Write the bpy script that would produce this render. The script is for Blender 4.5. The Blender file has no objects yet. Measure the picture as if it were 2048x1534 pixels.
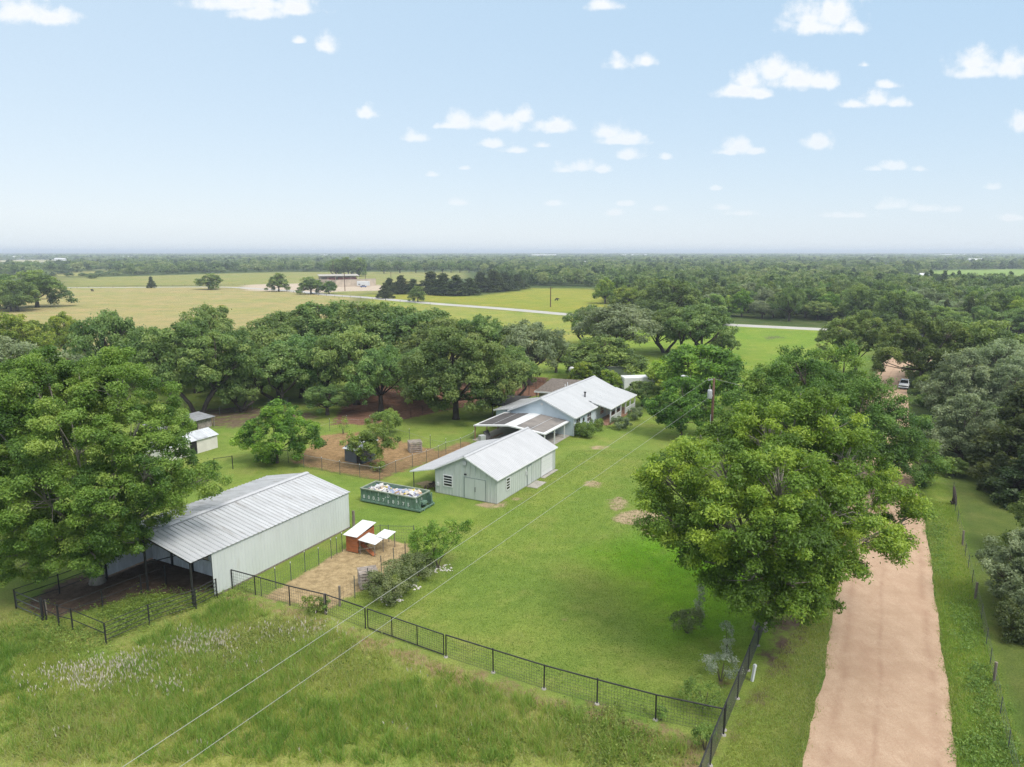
import bpy, math, random
import numpy as np
from math import radians as R

# ---------------------------------------------------------------- camera, sky, sun, exposure
F_PX, H_CAM = 1420.0, 25.0
TH = math.atan((767 - 503.5) / F_PX)
CT, ST = math.cos(TH), math.sin(TH)
scene = bpy.context.scene
col = scene.collection

def G(px, py, z=0.0):
    """ground point (or point at height z) seen in the 2048x1534 photograph"""
    u = (px - 1024) / F_PX; v = (py - 767) / F_PX
    t = (H_CAM - z) / (ST + v * CT)
    return (t * u, t * (CT - v * ST))

def atY(px, py, Y):
    u = (px - 1024) / F_PX; v = (py - 767) / F_PX
    t = Y / (CT - v * ST)
    return (t * u, Y, H_CAM - t * (ST + v * CT))

def proj(x, y, z=0.0):
    fw = y * CT + (H_CAM - z) * ST; dn = (H_CAM - z) * CT - y * ST
    return 1024 + F_PX * x / fw, 767 + F_PX * dn / fw

def height_at(py, x, y):
    t = (py - 767) / F_PX
    # solve for z: dn = t*fw
    # (H-z)*CT - y*ST = t*(y*CT + (H-z)*ST)
    hz = (y * ST + t * y * CT) / (CT - t * ST)
    return H_CAM - hz

cam_d = bpy.data.cameras.new("camera"); cam = bpy.data.objects.new("camera", cam_d); col.objects.link(cam)
cam.location = (0, 0, H_CAM); cam.rotation_euler = (R(90) - TH, 0, 0)
cam_d.sensor_width = 36; cam_d.lens = F_PX / 2048 * 36
cam_d.clip_start = 0.5; cam_d.clip_end = 60000
scene.camera = cam
scene.view_settings.view_transform = 'Standard'
scene.view_settings.look = 'None'
scene.view_settings.gamma = 1
scene.view_settings.exposure = 1.33
scene.cycles.max_bounces = 9
scene.cycles.diffuse_bounces = 5
scene.cycles.glossy_bounces = 2
scene.cycles.transmission_bounces = 5
scene.cycles.transparent_max_bounces = 4
scene.cycles.volume_bounces = 0
scene.cycles.use_denoising = True
scene.cycles.denoising_prefilter = 'NONE'

SUN_DIR = (0.40, -0.42, 0.82)
SUN_EL = math.asin(SUN_DIR[2] / math.sqrt(sum(a * a for a in SUN_DIR)))
SUN_ROT = math.atan2(SUN_DIR[0], SUN_DIR[1])
sd = bpy.data.lights.new("sun", 'SUN'); sun = bpy.data.objects.new("sun", sd); col.objects.link(sun)
sd.energy = 1.3; sd.angle = R(22); sd.color = (1.0, 0.95, 0.87)
from mathutils import Vector
sun.rotation_euler = Vector(SUN_DIR).to_track_quat('Z', 'Y').to_euler()
sun.location = (0, 0, 200)

world = bpy.data.worlds.new("World"); scene.world = world; world.use_nodes = True
nt = world.node_tree; nt.nodes.clear()
def N(tree, typ, **kw):
    n = tree.nodes.new(typ)
    for k, v in kw.items():
        if k.startswith('i_'):
            key = k[2:]; key = int(key) if key.isdigit() else key
            n.inputs[key].default_value = v
        else: setattr(n, k, v)
    return n
def math_n(tree, op, a, b=None, c=None, clamp=False):
    n = tree.nodes.new('ShaderNodeMath'); n.operation = op; n.use_clamp = clamp
    for i, x in enumerate((a, b, c)):
        if x is None: continue
        if isinstance(x, (int, float)): n.inputs[i].default_value = x
        else: tree.links.new(x, n.inputs[i])
    return n.outputs[0]
def mix_n(tree, fac, a, b, blend='MIX'):
    n = tree.nodes.new('ShaderNodeMix'); n.data_type = 'RGBA'; n.blend_type = blend
    for s, x in ((0, fac), (6, a), (7, b)):
        if isinstance(x, (int, float)): n.inputs[s].default_value = x
        elif isinstance(x, (tuple, list)): n.inputs[s].default_value = (*x, 1) if len(x) == 3 else x
        else: tree.links.new(x, n.inputs[s])
    return n.outputs[2]
def smooth_n(tree, x, lo, hi):
    n = tree.nodes.new('ShaderNodeMapRange'); n.interpolation_type = 'SMOOTHSTEP'
    tree.links.new(x, n.inputs[0]); n.inputs[1].default_value = lo; n.inputs[2].default_value = hi
    return n.outputs[0]

sky = N(nt, 'ShaderNodeTexSky', sky_type='NISHITA', sun_disc=False, sun_elevation=SUN_EL, sun_rotation=SUN_ROT,
        altitude=100, air_density=1.0, dust_density=1.4, ozone_density=1.5)
tc = N(nt, 'ShaderNodeTexCoord')
sep = N(nt, 'ShaderNodeSeparateXYZ'); nt.links.new(tc.outputs['Generated'], sep.inputs[0])
ymax = math_n(nt, 'MAXIMUM', sep.outputs[1], 0.05)
pu = math_n(nt, 'DIVIDE', sep.outputs[0], ymax); pv = math_n(nt, 'DIVIDE', sep.outputs[2], ymax)
cmb = N(nt, 'ShaderNodeCombineXYZ'); nt.links.new(pu, cmb.inputs[0]); nt.links.new(pv, cmb.inputs[1])
nz1 = N(nt, 'ShaderNodeTexNoise', i_Scale=22.0, i_Detail=5.0, i_Roughness=0.6); nt.links.new(cmb.outputs[0], nz1.inputs['Vector'])
nz2 = N(nt, 'ShaderNodeTexNoise', i_Scale=60.0, i_Detail=4.0, i_Roughness=0.6); nt.links.new(cmb.outputs[0], nz2.inputs['Vector'])
# puffs of the separate fair-weather clouds: centre and half size in the photograph's pixels
PUFFS = [(1620, 20, 48, 34), (1665, 22, 60, 42), (1640, 48, 78, 22), (1700, 50, 34, 18),
 (1500, 150, 46, 30), (1545, 135, 60, 30), (1590, 155, 66, 26), (1640, 160, 40, 20), (1480, 178, 60, 18), (1520, 185, 30, 12),
 (1950, 118, 60, 24), (2010, 130, 60, 26), (1960, 140, 70, 18), (1750, 195, 50, 18), (1710, 205, 42, 12), (1790, 203, 34, 12), (1780, 168, 26, 10),
 (2040, 240, 26, 24), (1240, 125, 30, 17), (1290, 120, 30, 14), (1730, 127, 14, 8), (925, 238, 40, 22), (1000, 240, 60, 22), (1045, 228, 26, 20), (1110, 250, 56, 16), (900,250,40,8),
 (1215, 258, 42, 22), (1255, 270, 46, 18), (1240, 280, 60, 10), (1258, 309, 34, 12), (1160, 332, 56, 14), (1130, 338, 34, 9), (1200, 336, 28, 10), (985, 286, 36, 11), (1030, 299, 36, 8),
 (1085, 289, 22, 8), (1330, 312, 14, 8), (1475, 290, 44, 18), (1450, 302, 36, 9), (1510, 300, 24, 9), (1640, 280, 36, 18), (1785, 330, 38, 12), (1835, 336, 22, 8), (1750, 336, 24, 7),
 (650, 88, 28, 20), (598, 80, 20, 8), (733, 222, 30, 16), (832, 272, 26, 13), (1790, 408, 36, 11), (1850, 416, 40, 8), (1908, 418, 28, 9), (1985, 372, 20, 8),
 (920, 403, 30, 9), (1230, 424, 24, 8), (1445, 413, 28, 8), (1480, 425, 40, 7), (1320, 416, 24, 7), (1250, 406, 24, 6), (1105, 405, 30, 7), (865, 348, 14, 6), (1215, 8, 40, 14),
 (40, 18, 70, 26), (110, 30, 50, 20), (480, 2, 140, 20), (510, 22, 60, 16), (600, 12, 50, 18), (1432, 375, 14, 6), (2030, 434, 40, 8), (930, 335, 16, 5), (1690, 430, 60, 6)]
acc = None
for (px, py, rx, ry) in PUFFS:
    cx, _, cz = atY(px, py, 1.0); cz -= H_CAM
    cx0 = (px - 1024) / F_PX / (CT - (py - 767) / F_PX * ST); v = (py - 767) / F_PX
    cz0 = -(ST + v * CT) / (CT - v * ST)
    sx = 1.3 * rx / F_PX; sy = 1.75 * ry / F_PX
    m = N(nt, 'ShaderNodeVectorMath', operation='MULTIPLY_ADD')
    nt.links.new(cmb.outputs[0], m.inputs[0]); m.inputs[1].default_value = (1 / sx, 1 / sy, 0); m.inputs[2].default_value = (-cx0 / sx, -(cz0 - .35 * ry / F_PX) / sy, 0)
    fl = N(nt, 'ShaderNodeVectorMath', operation='MULTIPLY'); nt.links.new(m.outputs[0], fl.inputs[0]); fl.inputs[1].default_value = (1, -2.2, 1)
    mx = N(nt, 'ShaderNodeVectorMath', operation='MAXIMUM'); nt.links.new(m.outputs[0], mx.inputs[0]); nt.links.new(fl.outputs[0], mx.inputs[1])
    ln = N(nt, 'ShaderNodeVectorMath', operation='LENGTH'); nt.links.new(mx.outputs[0], ln.inputs[0])
    acc = ln.outputs['Value'] if acc is None else math_n(nt, 'MINIMUM', acc, ln.outputs['Value'])
d0 = math_n(nt, 'SUBTRACT', 1.0, acc)
fb = math_n(nt, 'MULTIPLY_ADD', nz1.outputs[0], 0.75, -0.375)
fb2 = math_n(nt, 'MULTIPLY_ADD', nz2.outputs[0], 0.75, -0.375)
vo = N(nt, 'ShaderNodeTexVoronoi', feature='SMOOTH_F1', i_Scale=34.0); vo.inputs['Smoothness'].default_value = 0.5; vo.inputs['Detail'].default_value = 2.0
wv = N(nt, 'ShaderNodeVectorMath', operation='MULTIPLY_ADD'); nt.links.new(nz1.outputs['Color'], wv.inputs[0]); wv.inputs[1].default_value = (.03, .03, 0); nt.links.new(cmb.outputs[0], wv.inputs[2])
nt.links.new(wv.outputs[0], vo.inputs['Vector'])
fb3 = math_n(nt, 'MULTIPLY_ADD', vo.outputs['Distance'], -0.55, 0.34)
dens = math_n(nt, 'ADD', math_n(nt, 'ADD', math_n(nt, 'ADD', d0, fb), fb2), fb3)
cmask = smooth_n(nt, dens, 0.02, 0.74)
front = smooth_n(nt, sep.outputs[1], 0.06, 0.2)

# pale veil of moist air over the blue, thickest at the horizon
el = math_n(nt, 'MAXIMUM', sep.outputs[2], 0.0)
fade = math_n(nt, 'MULTIPLY_ADD', smooth_n(nt, el, .02, .22), .5, .45)
cmask = math_n(nt, 'MULTIPLY', math_n(nt, 'MULTIPLY', cmask, front), fade)
low = math_n(nt, 'EXPONENT', math_n(nt, 'MULTIPLY', el, -7.0))
left = smooth_n(nt, pu, 0.9, -0.9)
pale = math_n(nt, 'ADD', low, math_n(nt, 'MULTIPLY', left, 0.28), clamp=True)
SKYW = 0.069
veilc = mix_n(nt, pale, (2.75, 4.05, 5.35), (5.0, 5.45, 5.8))
skyc = mix_n(nt, 0.86, sky.outputs[0], veilc)
shade = smooth_n(nt, dens, 0.30, 1.0)
cloudc = mix_n(nt, shade, (5.9, 6.0, 6.1), (5.5, 5.65, 5.85))
skyc = mix_n(nt, cmask, skyc, cloudc)
# thin bright cloud sheet, added overhead out of view as soft fill light
over = smooth_n(nt, sep.outputs[2], 0.42, 0.75)
skyc = mix_n(nt, over, skyc, (10.2, 10.3, 10.3))
bg = N(nt, 'ShaderNodeBackground', i_Strength=SKYW); nt.links.new(skyc, bg.inputs[0])
wo = N(nt, 'ShaderNodeOutputWorld'); nt.links.new(bg.outputs[0], wo.inputs[0])

# ---------------------------------------------------------------- helpers
random.seed(7)
rng0 = np.random.default_rng(11)

def tag(o, label=None, cat=None, group=None, kind=None):
    if label: o['label'] = label
    if cat: o['category'] = cat
    if group: o['group'] = group
    if kind: o['kind'] = kind
    return o

def empty(name, loc=(0, 0, 0), rz=0.0, label=None, cat=None, group=None, kind=None):
    o = bpy.data.objects.new(name, None); col.objects.link(o)
    o.location = loc if len(loc) == 3 else (loc[0], loc[1], 0); o.rotation_euler = (0, 0, rz)
    o.empty_display_size = 0.3
    return tag(o, label, cat, group, kind)

def link_mesh(name, me, mat=None, parent=None):
    o = bpy.data.objects.new(name, me); col.objects.link(o)
    if mat is not None and len(me.materials) == 0: me.materials.append(mat)
    if parent is not None: o.parent = parent
    return o

def np_mesh(name, V, Fc, tint=None, smooth=False, mat=None, extra=None):
    V = np.asarray(V, np.float32); Fc = np.asarray(Fc, np.int32)
    k = Fc.shape[1]; me = bpy.data.meshes.new(name)
    me.vertices.add(len(V)); me.vertices.foreach_set('co', V.ravel())
    me.loops.add(Fc.size); me.loops.foreach_set('vertex_index', Fc.ravel())
    me.polygons.add(len(Fc)); me.polygons.foreach_set('loop_start', np.arange(0, Fc.size, k, dtype=np.int32))
    try: me.polygons.foreach_set('loop_total', np.full(len(Fc), k, np.int32))
    except Exception: pass
    if smooth: me.polygons.foreach_set('use_smooth', np.ones(len(Fc), bool))
    if tint is not None:
        a = me.attributes.new('tint', 'FLOAT', 'POINT'); a.data.foreach_set('value', np.asarray(tint, np.float32).ravel())
    for nme, arr in (extra or {}).items():
        a = me.attributes.new(nme, 'FLOAT_COLOR', 'POINT'); a.data.foreach_set('color', np.asarray(arr, np.float32).ravel())
    me.update(calc_edges=True)
    if mat is not None: me.materials.append(mat)
    return me

class MB:
    def __init__(s): s.v = []; s.f = []
    def add(s, vs, fs):
        b = len(s.v); s.v += [tuple(map(float, p)) for p in vs]; s.f += [tuple(i + b for i in f) for f in fs]; return s
    def box(s, x0, y0, z0, x1, y1, z1):
        x0, x1 = sorted((x0, x1)); y0, y1 = sorted((y0, y1)); z0, z1 = sorted((z0, z1))
        return s.add([(x0, y0, z0), (x1, y0, z0), (x1, y1, z0), (x0, y1, z0), (x0, y0, z1), (x1, y0, z1), (x1, y1, z1), (x0, y1, z1)],
                     [(3, 2, 1, 0), (4, 5, 6, 7), (0, 1, 5, 4), (1, 2, 6, 5), (2, 3, 7, 6), (3, 0, 4, 7)])
    def bar(s, p, q, w, h=None):
        h = h or w; p = Vector(p); q = Vector(q); d = (q - p).normalized()
        up = Vector((0, 0, 1)) if abs(d.z) < 0.95 else Vector((1, 0, 0))
        a = d.cross(up).normalized() * w / 2; b = a.cross(d).normalized() * h / 2
        vs = [p - a - b, p + a - b, p + a + b, p - a + b, q - a - b, q + a - b, q + a + b, q - a + b]
        return s.add(vs, [(3, 2, 1, 0), (4, 5, 6, 7), (0, 1, 5, 4), (1, 2, 6, 5), (2, 3, 7, 6), (3, 0, 4, 7)])
    def tube(s, pts, rad, n=8, cap=True):
        pts = [Vector(p) for p in pts]; b = len(s.v); k = len(pts)
        if not isinstance(rad, (list, tuple)): rad = [rad] * k
        ref = Vector((0.31, 0.95, 0.05))
        for i, p in enumerate(pts):
            d = (pts[min(i + 1, k - 1)] - pts[max(i - 1, 0)]).normalized()
            a = d.cross(ref)
            if a.length < 0.1: a = d.cross(Vector((1, 0, 0)))
            a.normalize(); c = d.cross(a)
            for j in range(n):
                t = 2 * math.pi * j / n
                s.v.append(tuple(p + (a * math.cos(t) + c * math.sin(t)) * rad[i]))
        for i in range(k - 1):
            for j in range(n):
                j2 = (j + 1) % n
                s.f.append((b + i * n + j, b + i * n + j2, b + (i + 1) * n + j2, b + (i + 1) * n + j))
        if cap:
            s.f.append(tuple(b + j for j in range(n))[::-1]); s.f.append(tuple(b + (k - 1) * n + j for j in range(n)))
        return s
    def slab(s, quad, t):
        """thick sheet: polygon pts with thickness t along -normal"""
        q = [Vector(p) for p in quad]; n = (q[1] - q[0]).cross(q[2] - q[0]).normalized()
        k = len(q); vs = [tuple(p) for p in q] + [tuple(p - n * t) for p in q]
        fs = [tuple(range(k)), tuple(range(2 * k - 1, k - 1, -1))]
        for i in range(k):
            j = (i + 1) % k; fs.append((i, i + k, j + k, j))
        return s.add(vs, fs)
    def ribs(s, a, b, c, d, pitch=0.3, h=0.03, w=0.05, t=0.02):
        """ribbed metal sheet a-b-c-d: ribs run from ab to dc, repeated along a->b; outer face along (b-a)x(d-a)"""
        a, b, c, d = map(Vector, (a, b, c, d)); n = (b - a).cross(d - a).normalized()
        Lw = (b - a).length; k = max(1, int(round(Lw / pitch))); st = []
        for i in range(k):
            x0 = i / k
            for (dx, hh) in ((0, 0), (pitch * .5 - w, 0), (pitch * .5 - w * .4, h), (pitch * .5 + w * .4, h), (pitch * .5 + w, 0)):
                st.append((min(1, x0 + dx / (pitch * k)), hh))
        st.append((1, 0)); m = len(st); vs = []
        for (x, hh) in st: vs.append(a.lerp(b, x) + n * hh)
        for (x, hh) in st: vs.append(d.lerp(c, x) + n * hh)
        fs = [(i, i + 1, m + i + 1, m + i) for i in range(m - 1)]
        e = [a - n * t, b - n * t, c - n * t, d - n * t]; base = 2 * m
        vs += e; fs += [(base + 3, base + 2, base + 1, base)]
        fs += [tuple(list(range(m))[::-1] + [base, base + 1]), tuple(list(range(m, 2 * m)) + [base + 2, base + 3]),
               (0, m, base + 3, base), (2 * m - 1, m - 1, base + 1, base + 2)]
        return s.add(vs, fs)
    def ext(s, prof, axis, a, b):
        """extrude 2-D profile along axis 'x' or 'y' between a and b"""
        k = len(prof); vs = []
        for t in (a, b):
            for (p, q) in prof: vs.append((t, p, q) if axis == 'x' else (p, t, q))
        fs = [tuple(range(k))[::-1], tuple(range(k, 2 * k))] + [(i, (i + 1) % k, k + (i + 1) % k, k + i) for i in range(k)]
        return s.add(vs, fs)
    def mesh(s, name, mat=None, smooth=False):
        me = bpy.data.meshes.new(name); me.from_pydata(s.v, [], s.f)
        if smooth: me.polygons.foreach_set('use_smooth', np.ones(len(s.f), bool))
        me.update()
        if mat: me.materials.append(mat)
        return me
    def build(s, name, mat, parent=None, smooth=False, bevel=0):
        o = link_mesh(name, s.mesh(name, mat, smooth), None, parent)
        if bevel:
            m = o.modifiers.new('bevel', 'BEVEL'); m.width = bevel; m.segments = 2; m.limit_method = 'ANGLE'
        return o

# ---------------------------------------------------------------- materials
def base_mat(name):
    m = bpy.data.materials.new(name); m.use_nodes = True
    t = m.node_tree; b = t.nodes['Principled BSDF']; return m, t, b
def sc(c, k): return tuple(max(0, min(1, x * k)) for x in c)

def surf(name, c, rough=0.55, metal=0.0, var=0.15, scale=1.2, dirt=None, dirt_amt=0.0, dirt_scale=0.7, stretch=(1, 1, 1), bump=0.0, spec=0.4):
    m, t, b = base_mat(name)
    tcn = N(t, 'ShaderNodeTexCoord'); mp = N(t, 'ShaderNodeMapping'); mp.inputs['Scale'].default_value = stretch
    t.links.new(tcn.outputs['Object'], mp.inputs[0])
    n1 = N(t, 'ShaderNodeTexNoise', i_Scale=scale, i_Detail=6.0, i_Roughness=0.65); t.links.new(mp.outputs[0], n1.inputs['Vector'])
    f = smooth_n(t, n1.outputs[0], 0.3, 0.7)
    cc = mix_n(t, f, sc(c, 1 - var), sc(c, 1 + var * 0.6))
    if dirt:
        n2 = N(t, 'ShaderNodeTexNoise', i_Scale=dirt_scale, i_Detail=8.0, i_Roughness=0.7); t.links.new(mp.outputs[0], n2.inputs['Vector'])
        g = smooth_n(t, n2.outputs[0], 0.62 - dirt_amt * 0.3, 0.85 - dirt_amt * 0.2)
        cc = mix_n(t, g, cc, dirt)
    t.links.new(cc, b.inputs['Base Color'])
    b.inputs['Roughness'].default_value = rough; b.inputs['Metallic'].default_value = metal; b.inputs['Specular IOR Level'].default_value = spec
    if bump:
        bp = N(t, 'ShaderNodeBump', i_Strength=bump, i_Distance=0.02); t.links.new(n1.outputs[0], bp.inputs['Height']); t.links.new(bp.outputs[0], b.inputs['Normal'])
    return m

LEAF_K = 1.45
def leaf_mat(name, dark, mid, light, transl=0.42, huevar=0.02, valvar=0.25):
    dark, mid, light = (tuple(min(.42, q * LEAF_K) for q in c) for c in (dark, mid, light))
    m, t, b = base_mat(name)
    at = N(t, 'ShaderNodeAttribute', attribute_name='tint')
    oi = N(t, 'ShaderNodeObjectInfo')
    ramp = N(t, 'ShaderNodeValToRGB'); cr = ramp.color_ramp
    cr.elements[0].position = 0.1; cr.elements[0].color = (*dark, 1); cr.elements[1].position = 0.95; cr.elements[1].color = (*light, 1)
    e = cr.elements.new(0.5); e.color = (*mid, 1)
    t.links.new(at.outputs['Fac'], ramp.inputs[0])
    hsv = N(t, 'ShaderNodeHueSaturation')
    t.links.new(ramp.outputs[0], hsv.inputs['Color'])
    t.links.new(math_n(t, 'MULTIPLY_ADD', oi.outputs['Random'], huevar * 2, 0.5 - huevar), hsv.inputs['Hue'])
    r2 = math_n(t, 'FRACT', math_n(t, 'MULTIPLY', oi.outputs['Random'], 37.7))
    t.links.new(math_n(t, 'MULTIPLY_ADD', r2, valvar, 1 - valvar / 2), hsv.inputs['Value'])
    t.links.new(hsv.outputs[0], b.inputs['Base Color'])
    b.inputs['Roughness'].default_value = 0.5; b.inputs['Specular IOR Level'].default_value = 0.35
    tr = N(t, 'ShaderNodeBsdfTranslucent'); t.links.new(mix_n(t, 0.5, hsv.outputs[0], mix_n(t, 1.0, hsv.outputs[0], (1.4, 1.3, 0.4), 'MULTIPLY')), tr.inputs[0])
    ms = N(t, 'ShaderNodeMixShader', i_0=transl); out = t.nodes['Material Output']
    t.links.new(b.outputs[0], ms.inputs[1]); t.links.new(tr.outputs[0], ms.inputs[2]); t.links.new(ms.outputs[0], out.inputs[0])
    return m

M = {}
M['bark'] = surf('bark', (0.10, 0.082, 0.066), 0.9, var=0.4, scale=3, stretch=(1, 1, .3), bump=0.6)
M['dark_bark'] = surf('dark_bark', (0.055, 0.044, 0.036), 0.9, var=0.4, scale=3, stretch=(1, 1, .3), bump=0.6)
M['pale_bark'] = surf('pale_bark', (0.26, 0.235, 0.20), 0.9, var=0.35, scale=2.5, stretch=(1, 1, .4), bump=0.5)
M['leaf_syc'] = leaf_mat('leaf_syc', (0.052, 0.098, 0.017), (0.130, 0.200, 0.032), (0.212, 0.265, 0.058))
M['leaf_pecan'] = leaf_mat('leaf_pecan', (0.040, 0.092, 0.012), (0.088, 0.180, 0.022), (0.185, 0.285, 0.036))
M['leaf_pecan_far'] = leaf_mat('leaf_pecan_far', (0.036, 0.082, 0.014), (0.078, 0.150, 0.026), (0.145, 0.215, 0.040))
M['leaf_oak'] = leaf_mat('leaf_oak', (0.050, 0.094, 0.025), (0.118, 0.182, 0.050), (0.185, 0.240, 0.074), huevar=0.018, valvar=0.32)
M['leaf_grey'] = leaf_mat('leaf_grey', (0.092, 0.128, 0.062), (0.158, 0.205, 0.108), (0.235, 0.28, 0.165), huevar=0.015, valvar=0.3)
M['leaf_cedar'] = leaf_mat('leaf_cedar', (0.024, 0.042, 0.014), (0.046, 0.070, 0.020), (0.080, 0.105, 0.030), huevar=0.02, valvar=0.3)
M['leaf_light'] = leaf_mat('leaf_light', (0.070, 0.130, 0.016), (0.140, 0.225, 0.028), (0.230, 0.310, 0.045), huevar=0.02, valvar=0.25)
M['leaf_elm'] = leaf_mat('leaf_elm', (0.050, 0.088, 0.022), (0.105, 0.162, 0.040), (0.175, 0.235, 0.060), huevar=0.016, valvar=0.32)
M['leaf_silver'] = leaf_mat('leaf_silver', (0.13, 0.16, 0.12), (0.21, 0.245, 0.19), (0.31, 0.34, 0.27))
M['leaf_weed'] = leaf_mat('leaf_weed', (0.062, 0.108, 0.020), (0.115, 0.178, 0.035), (0.185, 0.250, 0.055))
M['blade'] = leaf_mat('blade', (0.165, 0.240, 0.043), (0.270, 0.315, 0.080), (0.38, 0.34, 0.16), transl=0.5)
M['old_tin'] = surf('old_tin', (.24, .25, .265), .6, var=.25, scale=1.0, dirt=(.16, .13, .11), dirt_amt=.3)
M['leaf_sage'] = leaf_mat('leaf_sage', (0.062, 0.092, 0.034), (0.108, 0.142, 0.056), (0.165, 0.195, 0.088))
M['flower'] = surf('flower', (0.52, 0.47, 0.40), 0.8, var=0.2, scale=8)
M['white'] = surf('white', (0.56, 0.57, 0.58), 0.5, var=0.06)
M['white_trim'] = surf('white_trim', (0.64, 0.65, 0.66), 0.5, var=0.04)
M['barn_wall'] = surf('barn_wall', (0.535, 0.565, 0.552), 0.45, var=0.06, scale=0.6, dirt=(0.42, 0.41, 0.36), dirt_amt=0.05, stretch=(1, 1, .25))
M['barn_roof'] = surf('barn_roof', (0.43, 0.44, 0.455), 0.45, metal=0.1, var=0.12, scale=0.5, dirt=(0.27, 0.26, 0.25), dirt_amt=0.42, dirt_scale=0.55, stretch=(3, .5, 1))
def rib_shade_lines(mat, pitch, k, amt):  # shading beside the ribs, painted into the base colour as patchy dark bands
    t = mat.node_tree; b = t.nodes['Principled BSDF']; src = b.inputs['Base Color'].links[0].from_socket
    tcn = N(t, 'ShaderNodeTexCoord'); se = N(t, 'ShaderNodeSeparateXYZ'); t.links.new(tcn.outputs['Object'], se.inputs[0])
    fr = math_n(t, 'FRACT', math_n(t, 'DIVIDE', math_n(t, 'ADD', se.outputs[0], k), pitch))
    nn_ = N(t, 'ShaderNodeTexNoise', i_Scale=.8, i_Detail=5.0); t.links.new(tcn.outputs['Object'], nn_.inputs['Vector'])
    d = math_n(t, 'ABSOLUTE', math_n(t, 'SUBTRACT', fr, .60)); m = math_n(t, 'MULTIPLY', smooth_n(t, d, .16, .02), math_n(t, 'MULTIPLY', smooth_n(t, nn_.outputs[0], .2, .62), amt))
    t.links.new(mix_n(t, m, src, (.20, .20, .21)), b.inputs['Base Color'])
rib_shade_lines(M['barn_roof'], 17.005 / 40, 1.85, .75)
M['galv'] = surf('galv', (0.58, 0.60, 0.63), 0.5, metal=0.0, var=0.18, scale=1.5, stretch=(2, 2, .5))
M['shop_wall'] = surf('shop_wall', (0.455, 0.495, 0.468), 0.5, var=0.07, scale=0.8, dirt=(0.33, 0.36, 0.32), dirt_amt=0.15, stretch=(1, 1, .3))
M['shop_seam'] = surf('shop_seam', (0.22, 0.27, 0.25), 0.6, var=0.1)
M['shop_roof'] = surf('shop_roof', (0.42, 0.425, 0.44), 0.45, metal=0.1, var=0.08, scale=0.5, dirt=(0.42, 0.42, 0.43), dirt_amt=0.2, stretch=(2, .5, 1))
M['house_roof'] = surf('house_roof', (0.40, 0.41, 0.425), 0.5, metal=0.05, var=0.07, scale=0.4, dirt=(0.44, 0.44, 0.44), dirt_amt=0.2, stretch=(2, .5, 1))
M['house_wall'] = surf('house_wall', (0.53, 0.605, 0.66), 0.6, var=0.06, scale=0.6)
M['carport_roof'] = surf('carport_roof', (0.075, 0.07, 0.07), 0.8, var=0.2, scale=0.6, dirt=(0.13, 0.12, 0.115), dirt_amt=0.30, dirt_scale=0.35)
M['carport_pale'] = surf('carport_pale', (0.20, 0.18, 0.165), 0.8, var=0.15, scale=0.7, dirt=(0.085, 0.082, 0.082), dirt_amt=0.50, dirt_scale=0.25)
M['glass'] = surf('glass', (0.02, 0.022, 0.026), 0.08, var=0.2, spec=0.8)
M['concrete'] = surf('concrete', (0.33, 0.31, 0.28), 0.85, var=0.2, scale=1.5)
M['black_pipe'] = surf('black_pipe', (0.022, 0.022, 0.024), 0.5, var=0.3)
M['wire'] = surf('wire', (0.10, 0.10, 0.10), 0.5, metal=0.4, var=0.2)
M['galv_wire'] = surf('galv_wire', (0.32, 0.32, 0.31), 0.5, metal=0.4, var=0.2)
M['tpost'] = surf('tpost', (0.075, 0.085, 0.08), 0.6, var=0.3)
M['post_wood'] = surf('post_wood', (0.20, 0.17, 0.14), 0.9, var=0.35, scale=4, stretch=(1, 1, .2))
M['pallet'] = surf('pallet', (0.30, 0.26, 0.23), 0.9, var=0.4, scale=2.5)
M['pole_wood'] = surf('pole_wood', (0.105, 0.055, 0.036), 0.85, var=0.35, scale=3, stretch=(1, 1, .15))
M['cable'] = surf('cable', (0.36, 0.37, 0.34), 0.4, metal=0.3, var=0.05)
M['grey_metal'] = surf('grey_metal', (0.42, 0.44, 0.46), 0.45, metal=0.2, var=0.12)
M['dump_green'] = surf('dump_green', (0.13, 0.215, 0.165), 0.55, var=0.25, scale=1.5, dirt=(0.14, 0.12, 0.09), dirt_amt=0.25, dirt_scale=1.4)
M['dump_rim'] = surf('dump_rim', (0.20, 0.235, 0.185), 0.7, var=0.3, scale=2, dirt=(0.22, 0.17, 0.12), dirt_amt=0.35)
M['dark'] = surf('dark', (0.018, 0.018, 0.02), 0.6, var=0.3)
M['cedar_board'] = surf('cedar_board', (0.34, 0.115, 0.045), 0.75, var=0.3, scale=2.5, stretch=(.4, .4, 3))
M['orange_board'] = surf('orange_board', (0.42, 0.17, 0.07), 0.75, var=0.2, scale=2)
M['deck'] = surf('deck', (0.26, 0.145, 0.095), 0.8, var=0.2, scale=2)
M['brick'] = surf('brick', (0.34, 0.21, 0.155), 0.85, var=0.25, scale=4)
M['shingle'] = surf('shingle', (0.135, 0.115, 0.10), 0.9, var=0.35, scale=3.5)
M['black_roof'] = surf('black_roof', (0.040, 0.037, 0.036), 0.85, var=0.35, scale=0.8)
M['cream'] = surf('cream', (0.64, 0.615, 0.57), 0.6, var=0.08, dirt=(0.45, 0.42, 0.38), dirt_amt=0.1)
M['slate_blue'] = surf('slate_blue', (0.105, 0.125, 0.155), 0.6, var=0.15)
M['tin'] = surf('tin', (0.50, 0.52, 0.55), 0.4, metal=0.3, var=0.15)
M['tyre'] = surf('tyre', (0.015, 0.015, 0.016), 0.8, var=0.2)
M['car_white'] = surf('car_white', (0.76, 0.78, 0.80), 0.25, var=0.02, spec=0.6)
M['tan'] = surf('tan', (0.46, 0.385, 0.31), 0.8, var=0.2, scale=.3)
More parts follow.
